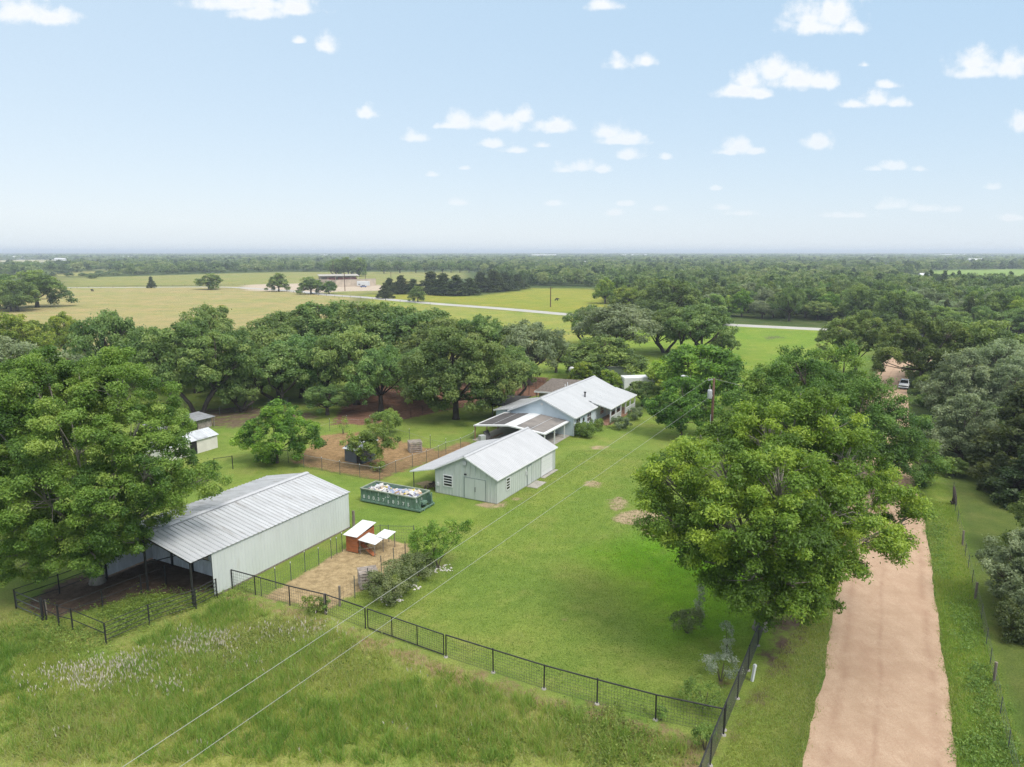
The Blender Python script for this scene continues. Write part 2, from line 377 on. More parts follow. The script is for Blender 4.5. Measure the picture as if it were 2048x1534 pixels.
M['dull_red'] = surf('dull_red', (0.20, 0.045, 0.04), 0.6, var=0.2)
M['blue_paint'] = surf('blue_paint', (0.09, 0.13, 0.30), 0.5, var=0.15)
M['rock'] = surf('rock', (0.55, 0.53, 0.48), 0.85, var=0.3, scale=6)
M['scrap'] = surf('scrap', (0.10, 0.07, 0.055), 0.9, var=0.5, scale=3)
M['cow'] = surf('cow', (0.018, 0.015, 0.014), 0.8, var=0.3)

# ---------------------------------------------------------------- ground: one sheet to the horizon
def PG(lst): return np.array([G(*p) for p in lst])
def sdist(P, poly):
    """signed distance (positive inside) of points P (n,2) to polygon"""
    n = len(poly); d = np.full(len(P), 1e9); ins = np.zeros(len(P), bool)
    for i in range(n):
        a = poly[i]; b = poly[(i + 1) % n]; e = b - a
        w = P - a; t = np.clip((w @ e) / max(e @ e, 1e-9), 0, 1)
        d = np.minimum(d, np.hypot(*(w - t[:, None] * e).T))
        c = ((a[1] > P[:, 1]) != (b[1] > P[:, 1]))
        with np.errstate(divide='ignore', invalid='ignore'):
            xi = (b[0] - a[0]) * (P[:, 1] - a[1]) / (b[1] - a[1] + 1e-12) + a[0]
        ins ^= c & (P[:, 0] < xi)
    return np.where(ins, d, -d)
def lerp_step(d, s): return np.clip(0.5 + d / (2 * s), 0, 1)

GOLD = PG([(-700, 720), (-700, 574), (120, 574), (430, 573), (600, 584), (720, 592), (660, 650), (400, 720), (100, 720)])
OLIVE = PG([(-500, 574), (110, 574), (110, 557), (520, 545), (930, 543), (930, 556), (850, 560), (850, 580), (700, 590), (600, 583), (430, 572)])
FARF = PG([(100, 551), (215, 538), (222, 545), (112, 557)])
YG = PG([(700, 592), (860, 582), (950, 592), (1030, 583), (1060, 577), (1190, 578), (1215, 592), (1225, 634), (1150, 629), (860, 605)])
YG2 = PG([(740, 596), (860, 607), (1150, 631), (1240, 640), (1240, 720), (900, 740), (560, 700)])
GREEN = PG([(1240, 640), (1445, 647), (1640, 657), (1740, 660), (1730, 760), (1600, 830), (1290, 800), (1100, 770), (1120, 700)])
RIGHTF = PG([(1800, 548), (1870, 541), (1960, 539), (2400, 536), (2400, 557), (1990, 557), (1880, 554)])
PALE1 = PG([(-300, 524), (120, 519), (140, 523), (-300, 533)])
PALE2 = PG([(1752, 531), (1790, 529), (1795, 532), (1755, 534)])
YARD = PG([(470, 570), (600, 566), (760, 569), (800, 573), (760, 582), (610, 586), (480, 581)])
HOME = PG([(-600, 1534), (-500, 760), (300, 715), (650, 700), (1100, 720), (1300, 770), (1650, 810), (1720, 1000), (1600, 1534), (1500, 2600), (-900, 2600)])
xs = np.arange(-72, 72.01, 0.5); ys = np.arange(18, 150.01, 0.5)
g = []; x = 72.0; st = 0.5
while x < 15000: st *= 1.075; x += st; g.append(x)
xs = np.concatenate([-np.array(g)[::-1], xs, g])
g2 = []; y = 150.0; st = 0.5
while y < 14000: st *= 1.06; y += st; g2.append(y)
g3 = []; y = 18.0; st = .5
while y > -400: st *= 1.3; y -= st; g3.append(y)
ys = np.concatenate([np.array(g3)[::-1], ys, g2])
XX, YY = np.meshgrid(xs, ys); P2 = np.stack([XX.ravel(), YY.ravel()], 1)
npt = len(P2)
base = np.zeros((npt, 4)); base[:, 3] = 1
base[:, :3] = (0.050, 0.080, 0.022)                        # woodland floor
dirt = np.zeros((npt, 4)); dirt[:, 3] = 1; dirtw = np.zeros(npt); mead = np.zeros(npt)
def zone(poly, c, soft):
    w = lerp_step(sdist(P2, poly), soft)[:, None]; base[:, :3] = base[:, :3] * (1 - w) + np.array(c) * w
def bare(poly, c, soft, amt=1.0):
    w = lerp_step(sdist(P2, poly), soft) * amt
    k = (w / np.maximum(w + dirtw * (1 - w), 1e-6))[:, None]
    dirt[:, :3] = np.where(w[:, None] > 0, dirt[:, :3] * (1 - k) + np.array(c) * k, dirt[:, :3])
    dirtw[:] = np.maximum(dirtw, w)
LAWN = (0.152, 0.214, 0.043)
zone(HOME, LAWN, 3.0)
zone(GOLD, (0.270, 0.245, 0.105), 6); zone(OLIVE, (0.205, 0.215, 0.070), 8); zone(FARF, (0.30, 0.29, 0.10), 10)
zone(YG, (0.205, 0.225, 0.034), 4); zone(YG2, (0.215, 0.240, 0.055), 5); zone(GREEN, (0.150, 0.225, 0.032), 4)
zone(RIGHTF, (0.17, 0.255, 0.06), 10); zone(PALE1, (0.36, 0.34, 0.22), 40); zone(PALE2, (0.36, 0.33, 0.16), 12)
MEAD = PG([(-700, 1500), (-700, 1150), (0, 1100), (30, 1220), (215, 1290), (430, 1195), (465, 1178), (653, 1228), (733, 1258), (890, 1316), (1090, 1378), (1311, 1439), (1447, 1470), (1400, 1600), (1300, 2600), (-1500, 2600)])
zone(MEAD, (0.22, 0.262, 0.068), 1.2); mead[:] = np.maximum(mead, lerp_step(sdist(P2, MEAD), 1.2))
SHOULD = PG([(1845, 960), (1862, 1080), (1870, 1180), (1892, 1350), (1914, 1534), (1940, 1800), (2160, 1800), (2040, 1500), (1960, 1230), (1910, 1000), (1850, 890)])
PAST = PG([(1900, 930), (1910, 1010), (1960, 1230), (2040, 1500), (2160, 1800), (2900, 1800), (2500, 900), (2000, 880)])
zone(PAST, (0.085, 0.120, 0.028), 1.5); zone(SHOULD, (0.120, 0.190, 0.030), 0.8)
BRIGHT = PG([(1180, 1105), (1300, 1070), (1500, 1100), (1560, 1200), (1480, 1290), (1330, 1290), (1270, 1180)])
zone(BRIGHT, (0.135, 0.262, 0.016), 2.2)
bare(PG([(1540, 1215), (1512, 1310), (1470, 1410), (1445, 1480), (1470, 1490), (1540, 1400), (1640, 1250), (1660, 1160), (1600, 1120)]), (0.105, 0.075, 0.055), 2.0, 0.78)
bare(PG([(1440, 1480), (1400, 1560), (1250, 1500), (1150, 1440), (880, 1370), (700, 1290), (500, 1215), (430, 1200), (480, 1182), (730, 1262), (890, 1320), (1090, 1382), (1311, 1443)]), (0.235, 0.170, 0.092), 1.8, 0.86)
bare(PG([(1000, 1375), (1180, 1390), (1330, 1440), (1200, 1440), (1040, 1410)]), (0.17, 0.13, 0.075), 1.4, 0.66)
bare(PG([(520, 1195), (600, 1150), (700, 1090), (765, 1075), (830, 1090), (800, 1135), (730, 1180), (655, 1222), (580, 1210)]), (0.335, 0.255, 0.14), 0.6, 0.95)
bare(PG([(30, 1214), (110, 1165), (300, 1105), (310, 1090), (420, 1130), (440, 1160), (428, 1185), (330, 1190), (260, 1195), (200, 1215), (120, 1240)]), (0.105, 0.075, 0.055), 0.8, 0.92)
bare(PG([(575, 925), (640, 870), (740, 860), (820, 885), (880, 900), (925, 880), (960, 888), (900, 915), (830, 935), (760, 962), (680, 948)]), (0.25, 0.165, 0.082), 1.0, 0.84)
bare(PG([(660, 850), (690, 800), (760, 770), (900, 770), (1010, 750), (1100, 755), (1090, 790), (1010, 800), (900, 820), (800, 842), (730, 850)]), (0.185, 0.100, 0.068), 1.2, 0.95)
bare(PG([(330, 850), (380, 820), (480, 810), (640, 825), (660, 850), (560, 835), (470, 860)]), (0.13, 0.095, 0.065), 2.0, 0.7)
for (px, py, rx, ry, a) in [(1187, 968, 20, 9, .8), (1236, 1008, 22, 16, .8), (1275, 1036, 52, 17, .9), (1322, 1060, 44, 15, .9), (985, 1010, 36, 8, .75), (1030, 998, 22, 6, .6), (1200, 895, 26, 6, .62), (905, 1062, 30, 10, .45),
                            (855, 968, 30, 7, .75), (770, 1185, 40, 14, .6), (880, 1132, 30, 12, .5), (1245, 1262, 14, 7, .6), (1375, 1258, 26, 12, .6), (1395, 1230, 16, 6, .7), (1440, 1365, 40, 16, .55)]:
    bare(PG([(px + rx * math.cos(t), py + ry * math.sin(t)) for t in np.linspace(0, 6.28, 14)[:-1]]), (0.335, 0.262, 0.165) if py < 1100 else (0.16, 0.11, 0.07), 0.7, a)
for (px, py, rx, ry, a) in [(120, 1520, 120, 26, .62), (660, 1490, 60, 22, .5), (330, 1430, 40, 12, .42), (470, 1400, 50, 10, .42), (760, 1330, 50, 10, .5), (1000, 1500, 60, 14, .45), (870, 1420, 40, 9, .45), (1180, 1230, 30, 10, .42), (1060, 1120, 50, 8, .40), (1120, 1240, 60, 14, .40)]:
    bare(PG([(px + rx * math.cos(t), py + ry * math.sin(t)) for t in np.linspace(0, 6.28, 14)[:-1]]), (0.30, 0.23, 0.125), 1.5, a)
bare(YARD, (0.42, 0.35, 0.27), 6, 0.85)
bare(PG([(1520, 672), (1560, 670), (1580, 676), (1530, 682)]), (0.10, 0.10, 0.06), 3, 0.7)
nxg = len(xs); nyg = len(ys)
idx = np.arange(npt).reshape(nyg, nxg)
FQ = np.stack([idx[:-1, :-1].ravel(), idx[:-1, 1:].ravel(), idx[1:, 1:].ravel(), idx[1:, :-1].ravel()], 1)
dirt[:, 3] = 1
wts = np.zeros((npt, 4)); wts[:, 0] = dirtw; wts[:, 1] = mead; wts[:, 3] = 1

gm, t, b = base_mat('ground')
geo = N(t, 'ShaderNodeNewGeometry')
A1 = N(t, 'ShaderNodeAttribute', attribute_name='zone'); A2 = N(t, 'ShaderNodeAttribute', attribute_name='bare'); A3 = N(t, 'ShaderNodeAttribute', attribute_name='weight')
sp = N(t, 'ShaderNodeSeparateColor'); t.links.new(A3.outputs['Color'], sp.inputs[0])
def gn(scale, detail=5.0, rough=0.6, stretch=None):
    n = N(t, 'ShaderNodeTexNoise', i_Scale=scale, i_Detail=detail, i_Roughness=rough)
    src = geo.outputs['Position']
    if stretch:
        mp = N(t, 'ShaderNodeMapping'); mp.inputs['Scale'].default_value = stretch; t.links.new(src, mp.inputs[0]); src = mp.outputs[0]
    t.links.new(src, n.inputs['Vector']); return n.outputs[0]
n_fine = gn(9.0, 6, 0.7); n_mid = gn(0.9, 6, 0.65); n_big = gn(0.11, 5, 0.6); n_huge = gn(0.012, 4, 0.55, (1, 2.2, 1)); n_dry = gn(0.22, 8, 0.7)
grass = mix_n(t, smooth_n(t, n_fine, 0.28, 0.72), mix_n(t, 1.0, A1.outputs['Color'], (0.62, 0.66, 0.62), 'MULTIPLY'), mix_n(t, 1.0, A1.outputs['Color'], (1.42, 1.36, 1.38), 'MULTIPLY'))
grass = mix_n(t, smooth_n(t, n_mid, 0.3, 0.75), grass, mix_n(t, 1.0, grass, (0.74, 0.80, 0.72), 'MULTIPLY'))
grass = mix_n(t, math_n(t, 'MULTIPLY', smooth_n(t, n_big, 0.36, 0.66), 0.8), grass, mix_n(t, 1.0, grass, (1.42, 1.16, 1.3), 'MULTIPLY'))
grass = mix_n(t, math_n(t, 'MULTIPLY', smooth_n(t, n_huge, 0.40, 0.66), 0.6), grass, mix_n(t, 1.0, grass, (0.78, 0.98, 0.7), 'MULTIPLY'))
dryf = math_n(t, 'MULTIPLY', smooth_n(t, n_dry, 0.50, 0.74), math_n(t, 'MULTIPLY_ADD', sp.outputs[1], 0.42, 0.26))
grass = mix_n(t, dryf, grass, (0.27, 0.215, 0.10))
lush = math_n(t, 'MULTIPLY', smooth_n(t, gn(0.16, 6, 0.6), 0.52, 0.66), math_n(t, 'MULTIPLY', sp.outputs[1], 0.75))
grass = mix_n(t, lush, grass, (0.105, 0.205, 0.030))
dn = gn(1.6, 8, 0.72)
dcol = mix_n(t, smooth_n(t, dn, 0.3, 0.7), mix_n(t, 1.0, A2.outputs['Color'], (0.66, 0.64, 0.62), 'MULTIPLY'), mix_n(t, 1.0, A2.outputs['Color'], (1.28, 1.28, 1.3), 'MULTIPLY'))
dcol = mix_n(t, smooth_n(t, gn(14.0, 4, .7), 0.58, 0.70), dcol, mix_n(t, 1.0, dcol, (0.55, 0.55, 0.52), 'MULTIPLY'))
dw = math_n(t, 'ADD', sp.outputs[0], math_n(t, 'ADD', math_n(t, 'MULTIPLY_ADD', gn(0.7, 8, .7), 1.5, -0.75), math_n(t, 'MULTIPLY_ADD', n_fine, 0.7, -0.35)))
dmask = smooth_n(t, dw, 0.42, 0.72)
dmask = math_n(t, 'MULTIPLY', dmask, smooth_n(t, sp.outputs[0], 0.02, 0.2))
t.links.new(mix_n(t, dmask, grass, dcol), b.inputs['Base Color'])
b.inputs['Roughness'].default_value = 0.95; b.inputs['Specular IOR Level'].default_value = 0.1
bp = N(t, 'ShaderNodeBump', i_Strength=0.9, i_Distance=0.12); t.links.new(math_n(t, 'ADD', n_fine, math_n(t, 'MULTIPLY', n_mid, 1.2)), bp.inputs['Height']); t.links.new(bp.outputs[0], b.inputs['Normal'])
V = np.concatenate([P2, np.zeros((npt, 1))], 1)
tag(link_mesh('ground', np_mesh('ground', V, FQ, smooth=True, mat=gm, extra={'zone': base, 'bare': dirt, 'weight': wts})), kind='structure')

# dirt road: pinkish caliche, rough edges; paved lane beyond
def spline(pts, n=40):
    pts = np.array(pts); k = len(pts); out = []
    for i in range(k - 1):
        p0 = pts[max(i - 1, 0)]; p1 = pts[i]; p2 = pts[i + 1]; p3 = pts[min(i + 2, k - 1)]
        for s_ in np.linspace(0, 1, n, endpoint=False):
            out.append(0.5 * ((2 * p1) + (-p0 + p2) * s_ + (2 * p0 - 5 * p1 + 4 * p2 - p3) * s_ ** 2 + (-p0 + 3 * p1 - 3 * p2 + p3) * s_ ** 3))
    out.append(pts[-1]); return np.array(out)
def strip(name, Lf, Rt, mat, z, wob=0.25, rng=None, cross=9):
    rng = rng or np.random.default_rng(3); n = len(Lf)
    def wn(): 
        a = np.zeros(n)
        for per, am in ((4, .3), (9, .4), (20, .6), (45, .7)):
            k = rng.normal(size=n // per + 3); a += np.interp(np.arange(n) / per, np.arange(len(k)), k) * am
        return a * wob
    d = Rt - Lf; w = np.linalg.norm(d, axis=1, keepdims=True); d = d / w
    Lf = Lf - d * wn()[:, None]; Rt = Rt + d * wn()[:, None]
    vs = []; tt = np.linspace(0, 1, cross)
    for k in tt: vs.append(Lf * (1 - k) + Rt * k)
    Vv = np.stack(vs, 1).reshape(-1, 2); zz = np.tile(z + 0.10 * np.sin(np.pi * tt) ** 1.0, n)
    Vv = np.concatenate([Vv, zz[:, None]], 1); ii = np.arange(n * cross).reshape(n, cross)
    Fq = np.stack([ii[:-1, :-1].ravel(), ii[:-1, 1:].ravel(), ii[1:, 1:].ravel(), ii[1:, :-1].ravel()], 1)
    c = np.zeros((len(Vv), 4)); c[:, 0] = np.tile(tt, n); c[:, 3] = 1
    return link_mesh(name, np_mesh(name, Vv, Fq, smooth=True, mat=mat, extra={'across': c}))
RL = [(1540, 2100), (1602, 1534), (1649, 1351), (1672, 1190), (1681, 1120), (1688, 1040), (1690, 960), (1708, 870), (1731, 790), (1747, 752), (1762, 728), (1812, 705), (1880, 684), (1905, 668)]
RR = [(1990, 2100), (1912, 1534), (1890, 1350), (1869, 1190), (1861, 1110), (1845, 1015), (1827, 960), (1820, 870), (1816, 790), (1816, 757), (1835, 738), (1876, 714), (1935, 690), (1955, 672)]
Lw = spline(PG(RL), 60); Rw = spline(PG(RR), 60)
rm, t, b = base_mat('road')
geo = N(t, 'ShaderNodeNewGeometry'); ac = N(t, 'ShaderNodeAttribute', attribute_name='across'); sr = N(t, 'ShaderNodeSeparateColor'); t.links.new(ac.outputs['Color'], sr.inputs[0])
n1 = gn(0.6, 8, .7); n2 = gn(14.0, 4, .75); n3 = gn(2.2, 7, .7, (2.2, .35, 1))
rc = mix_n(t, smooth_n(t, n1, .3, .7), (0.355, 0.252, 0.175), (0.455, 0.338, 0.243))
rc = mix_n(t, math_n(t, 'MULTIPLY', smooth_n(t, n2, .35, .7), .65), rc, (0.30, 0.185, 0.12))
rc = mix_n(t, math_n(t, 'MULTIPLY', smooth_n(t, n3, .52, .72), .5), rc, (0.30, 0.185, 0.125))
def track(c0, w):
    return math_n(t, 'SUBTRACT', 1.0, math_n(t, 'DIVIDE', math_n(t, 'ABSOLUTE', math_n(t, 'SUBTRACT', sr.outputs[0], c0)), w), clamp=True)
rc = mix_n(t, math_n(t, 'MULTIPLY', smooth_n(t, gn(45.0, 3, .8), .55, .75), .6), rc, (0.56, 0.44, 0.34))
rc = mix_n(t, math_n(t, 'MULTIPLY', smooth_n(t, gn(.16, 8, .75, (1, .5, 1)), .5, .66), .45), rc, (0.33, 0.21, 0.145))
tr = math_n(t, 'ADD', math_n(t, 'ADD', track(.16, .06), track(.46, .035)), track(.88, .06))
rc = mix_n(t, math_n(t, 'MULTIPLY', tr, math_n(t, 'MULTIPLY', smooth_n(t, gn(.5, 6, .7), .34, .6), .5)), rc, (0.255, 0.155, 0.105))
t.links.new(rc, b.inputs['Base Color']); b.inputs['Roughness'].default_value = 0.95; b.inputs['Specular IOR Level'].default_value = .1
bp = N(t, 'ShaderNodeBump', i_Strength=.6, i_Distance=.05); t.links.new(math_n(t, 'ADD', n2, n3), bp.inputs['Height']); t.links.new(bp.outputs[0], b.inputs['Normal'])
tag(strip('dirt_road', Lw, Rw, rm, 0.004, 0.10), kind='structure')
HWP = PG([(-300, 577), (200, 575), (430, 574), (505, 577), (600, 583), (660, 590), (735, 595), (860, 606.5), (1000, 617), (1150, 630), (1300, 641), (1445, 649), (1640, 658.5), (1735, 664), (2000, 682), (2400, 715)])
hw = spline(HWP, 14); dd = np.gradient(hw, axis=0); dd /= np.linalg.norm(dd, axis=1, keepdims=True); nn = np.stack([-dd[:, 1], dd[:, 0]], 1)
M['asphalt'] = surf('asphalt', (0.36, 0.35, 0.325), .9, var=.1, scale=.1)
tag(strip('paved_road', hw + nn * 4.2, hw - nn * 4.2, M['asphalt'], 0.008, 0.1), kind='structure')

# ---------------------------------------------------------------- foliage
def unit(a): return a / np.maximum(np.linalg.norm(a, axis=1, keepdims=True), 1e-9)
def cards(rng, C, Nrm, L, W, tint):
    n = len(C); r = unit(rng.normal(size=(n, 3))); T = unit(np.cross(Nrm, r)); B = np.cross(Nrm, T)
    l = (L * rng.uniform(.65, 1.3, n))[:, None] * .5; w = (W * rng.uniform(.7, 1.25, n))[:, None] * .5
    droop = Nrm * l * rng.uniform(-.35, .1, n)[:, None]
    V = np.stack([C - T * l, C + B * w + droop * .2 - T * l * .1, C + T * l + droop, C - B * w + droop * .2 - T * l * .1], 1).reshape(-1, 3)
    return V, np.arange(n * 4).reshape(n, 4), np.repeat(tint, 4)

def crown(rng, lobes, cl_r, per_area, leaf, leafw=None, squash=.75, stray=.06, down=.35, updir=.5, tvar=.22, elong=0.0, ltv=.10):
    """lobes (k,4): leaf clusters over the lobes' surfaces; returns cards and cluster centres"""
    lobes = np.array(lobes, float); cen = []; own = []
    for i, (x, y, z, r) in enumerate(lobes):
        m = max(5, int(2.6 * (r / cl_r) ** 2)); d = unit(rng.normal(size=(m * 2, 3)))
        keep = (d[:, 2] > -.25) | (rng.random(m * 2) < down); d = d[keep][:m]
        rad = r * rng.uniform(.66, 1.06, len(d)); c = np.array([x, y, z]) + d * rad[:, None] * np.array([1, 1, .88])
        ok = np.ones(len(c), bool)
        for j, q in enumerate(lobes):
            if j != i: ok &= np.linalg.norm(c - q[:3], axis=1) > q[3] * .62
        cen.append(c[ok]); own += [i] * int(ok.sum())
    cen = np.concatenate(cen); own = np.array(own); lc = lobes[own]
    cr = cl_r * rng.uniform(.6, 1.35, len(cen)); cnt = np.maximum(8, (per_area * cr ** 2).astype(int))
    ctint = np.clip(rng.normal(.46, tvar, len(cen)) + rng.normal(0, ltv, len(lobes))[own], .02, .98)
    rep = np.repeat(np.arange(len(cen)), cnt); n = len(rep)
    out = unit(cen - lc[:, :3]); d = unit(rng.normal(size=(n, 3)) + out[rep] * .55 + np.array([0, 0, .35]))
    rr = cr[rep] * rng.uniform(.35, 1.08, n) ** .8
    rr = np.where(rng.random(n) < stray, rr * 1.45, rr)
    C = cen[rep] + d * rr[:, None] * np.array([1, 1, squash])
    if elong: C = C + out[rep] * (cr[rep] * rng.uniform(-.5, 1.0, n) * elong)[:, None] + np.array([0, 0, -.12]) * (cr[rep] * elong)[:, None]
    Nn = unit(d * .55 + np.array([0, 0, updir]) + rng.normal(size=(n, 3)) * .5)
    tint = np.clip(ctint[rep] + rng.normal(0, .13, n), 0, 1)
    V, Fq, tt = cards(rng, C, Nn, leaf, leafw or leaf * .5, tint)
    return V, Fq, tt, cen, own

def skeleton(rng, lobes, cen, own, r0, fork, twig=.35, lean=(0, 0), stems=1, zb=0.0):
    mb = MB(); lobes = np.array(lobes, float)
    order = list(range(len(lobes)))
    forks = []
    for s_ in range(stems):
        a = rng.uniform(0, 6.28); off = (math.cos(a) * r0 * 1.1 * (stems > 1), math.sin(a) * r0 * 1.1 * (stems > 1))
        fx = lean[0] + (off[0] * 4 if stems > 1 else 0); fy = lean[1] + (off[1] * 4 if stems > 1 else 0)
        p = [(off[0], off[1], zb - .15), (off[0] * .95 + fx * .05, off[1] * .95 + fy * .05, fork * .12), (off[0] + fx * .35 + rng.normal() * .05, off[1] + fy * .35, fork * .5), (off[0] + fx, off[1] + fy, fork)]
        q = r0 / (1 + .25 * (stems - 1)); mb.tube(p, [q * 1.45, q * 1.05, q * .9, q * .8], 9)
        forks.append(Vector(p[-1]))
    for i in order:
        c = Vector(lobes[i, :3]); f = min(forks, key=lambda k: (k - c).length)
        rr = r0 * (.15 + .22 * lobes[i, 3] / lobes[:, 3].max()) ; mid = f.lerp(c, .5) + Vector((rng.normal() * .3, rng.normal() * .3, -.06 * (c - f).length + .15))
        if c.z < f.z - .5: mid.z = max(f.z, c.z) + .2
        e = c + (c - f).normalized() * lobes[i, 3] * .45
        mb.tube([f - Vector((0, 0, .1)), mid, c, e], [rr, rr * .75, rr * .5, rr * .18], 6)
        ks = np.where(own == i)[0]
        for k in ks:
            if rng.random() < twig:
                c2 = Vector(cen[k]); m2 = c.lerp(c2, .5) + Vector(tuple(rng.normal(size=3) * .12 * lobes[i, 3])); o2 = c + (c2 - c).normalized() * .05
                mb.tube([mid.lerp(c, .6 + .4 * rng.random()), m2, c2], [rr * .3, rr * .2, rr * .07], 4, cap=False)
    return mb

def auto_lobes(rng, h, r, hb, n, shape='spread'):
    """lobes filling a crown of height h, radius r, lowest foliage hb"""
    out = []
    if shape == 'cone':
        for i in range(n):
            f = (i + .5) / n; z = hb + (h - hb) * f * .92; rad = r * (1 - f) ** .75; a = i * 2.4 + rng.uniform(-.4, .4)
            out.append((math.cos(a) * rad * .55, math.sin(a) * rad * .55, z, max(.42 * r * (1.15 - f), .16 * r)))
        return out
    H = h - hb
    for i in range(n):
        a = i * 2.39996 + rng.uniform(-.3, .3); f = math.sqrt((i + .5) / n); rad = r * .66 * f * rng.uniform(.85, 1.1)
        if shape == 'spread': z = hb + H * (.66 - .36 * f ** 2 + rng.uniform(-.14, .12))
        else: z = hb + H * (.68 - .48 * f ** 2.2 + rng.uniform(-.12, .10))
        lr = r * rng.uniform(.28, .42); lr = min(lr, (h - z) if h - z > .2 * r else lr * .9)
        out.append((math.cos(a) * rad, math.sin(a) * rad, min(z, h - lr * .8), lr))
    return out

# tree templates: nominal height 10, crown radius 6; copies share the mesh data and are scaled
TPL = {}
def template(key, mat, bark, seed, h=10, r=6, hb=2.2, n=11, shape='spread', cl=.95, area=120, leaf=.42, r0=.38, fork=2.2, stems=1, lod='mid', squash=.72, **kw):
    rng = np.random.default_rng(seed); lb = auto_lobes(rng, h, r, hb, n, shape)
    V, Fq, tt, cen, own = crown(rng, lb, cl, area, leaf, squash=squash, **kw)
    cm = np_mesh('crown', V, Fq, tt, mat=M[mat])
    sk = skeleton(rng, lb, cen, own, r0, fork, twig=.3 if lod == 'mid' else .0, stems=stems)
    TPL.setdefault(key, []).append((cm, sk.mesh('trunk', M[bark], True), (V, Fq, tt)))
for s_ in range(3): template('oak', 'leaf_oak', 'dark_bark', 20 + s_, n=15, r0=.42, stems=1 + (s_ == 1) * 2, cl=.85, area=165, leaf=.36, hb=1.6)
for s_ in range(2): template('grey', 'leaf_grey', 'bark', 30 + s_, n=15, cl=.85, area=165, leaf=.36, hb=1.2)
for s_ in range(2): template('pecan', 'leaf_pecan', 'bark', 40 + s_, n=14, shape='round', cl=.9, area=150, leaf=.46, hb=1.8)
for s_ in range(2): template('elm', 'leaf_elm', 'bark', 50 + s_, n=14, shape='round', cl=.9, area=150, leaf=.42, hb=1.2)
for s_ in range(2): template('light', 'leaf_light', 'bark', 60 + s_, n=12, shape='round', cl=.85, area=150, leaf=.42, hb=.8)
for s_ in range(2): template('cedar', 'leaf_cedar', 'dark_bark', 70 + s_, r=4, n=26, shape='cone', cl=.66, area=190, leaf=.36, hb=.5, fork=3, updir=.2)
for s_ in range(2): template('bushg', 'leaf_grey', 'bark', 80 + s_, n=18, shape='round', cl=.75, area=260, leaf=.32, hb=.2, fork=1.0)
template('bush', 'leaf_elm', 'bark', 85, n=16, shape='round', cl=.75, area=240, leaf=.34, hb=.1, fork=1.0)
# coarser templates for the wood far behind
for s_ in range(3): template('far_oak', 'leaf_oak', 'dark_bark', 120 + s_, n=12, cl=1.1, area=62, leaf=.66, hb=1.2, lod='far')
for s_ in range(3): template('far_elm', 'leaf_elm', 'bark', 150 + s_, n=12, shape='round', cl=1.1, area=62, leaf=.66, hb=.8, lod='far')
for s_ in range(1): template('far_grey', 'leaf_grey', 'bark', 130 + s_, n=12, cl=1.1, area=62, leaf=.66, hb=1.0, lod='far')
for s_ in range(2): template('far_cedar', 'leaf_cedar', 'dark_bark', 170 + s_, r=4, n=12, shape='cone', cl=.9, area=60, leaf=.62, hb=.3, lod='far', fork=2)

def plant_tree(kind, x, y, h, r, name, label, cat='tree', group=None, rot=None, var=None, z=0):
    tp = TPL[kind]; cm, tm, _ = tp[random.randrange(len(tp)) if var is None else var % len(tp)]
    e = empty(name, (x, y, z), random.uniform(0, 6.28) if rot is None else rot, label, cat, group)
    nr = 4 if 'cedar' in kind else 6
    e.scale = (r / nr, r / nr, h / 10.0)
    link_mesh('crown', cm, None, e); link_mesh('trunk', tm, None, e)
    return e
def px_tree(kind, px, py, top, wpx, name, label, group=None, cx=None, var=None, cat='tree'):
    x, y = G(px, py); h = max(1.0, height_at(top, x, y)); dep = y * CT + (H_CAM - h * .5) * ST
    return plant_tree(kind, x, y, h * 1.02, wpx / 2 * dep / F_PX * 1.08, name, label, cat, group, var=var)

def lobe_tree(name, label, base, lobes_px, kind, bark, depth, cl, area, leaf, r0, fork, seed, stems=1, lean=(0, 0), twig=.4, squash=.72, group=None, back=True, leafw=None, tvar=.22, **kw):
    """hero tree whose crown lobes stand where the photograph shows them, each at its own depth"""
    rng = np.random.default_rng(seed); bx, by = G(*base); lb = []
    for i, L in enumerate(lobes_px):
        px, py, rp = L[:3]; off = L[3] * depth if len(L) > 3 else rng.uniform(-.55, .25) * depth
        X, Y, Z = atY(px, py, by + off); rr = rp * (Y * CT + (H_CAM - Z) * ST) / F_PX; rr = max(rr - .4 * cl, .6 * rr)
        lb.append((X - bx, Y - by, max(Z, rr * .6), rr))
        if back and i % 2 == 0:
            lb.append(((X - bx) * .9, (Y - by) + depth * rng.uniform(.4, .85), max(Z * rng.uniform(.8, .95), rr), rr * .95))
    V, Fq, tt, cen, own = crown(rng, lb, cl, area, leaf, leafw, squash=squash, tvar=tvar, **kw)
    e = empty(name, (bx, by, 0), 0, label, 'tree', group)
    link_mesh('crown', np_mesh('crown', V, Fq, tt, mat=M[kind]), None, e)
    skeleton(rng, lb, cen, own, r0, fork, twig, lean, stems).build('trunk', M[bark], e, True)
    return e

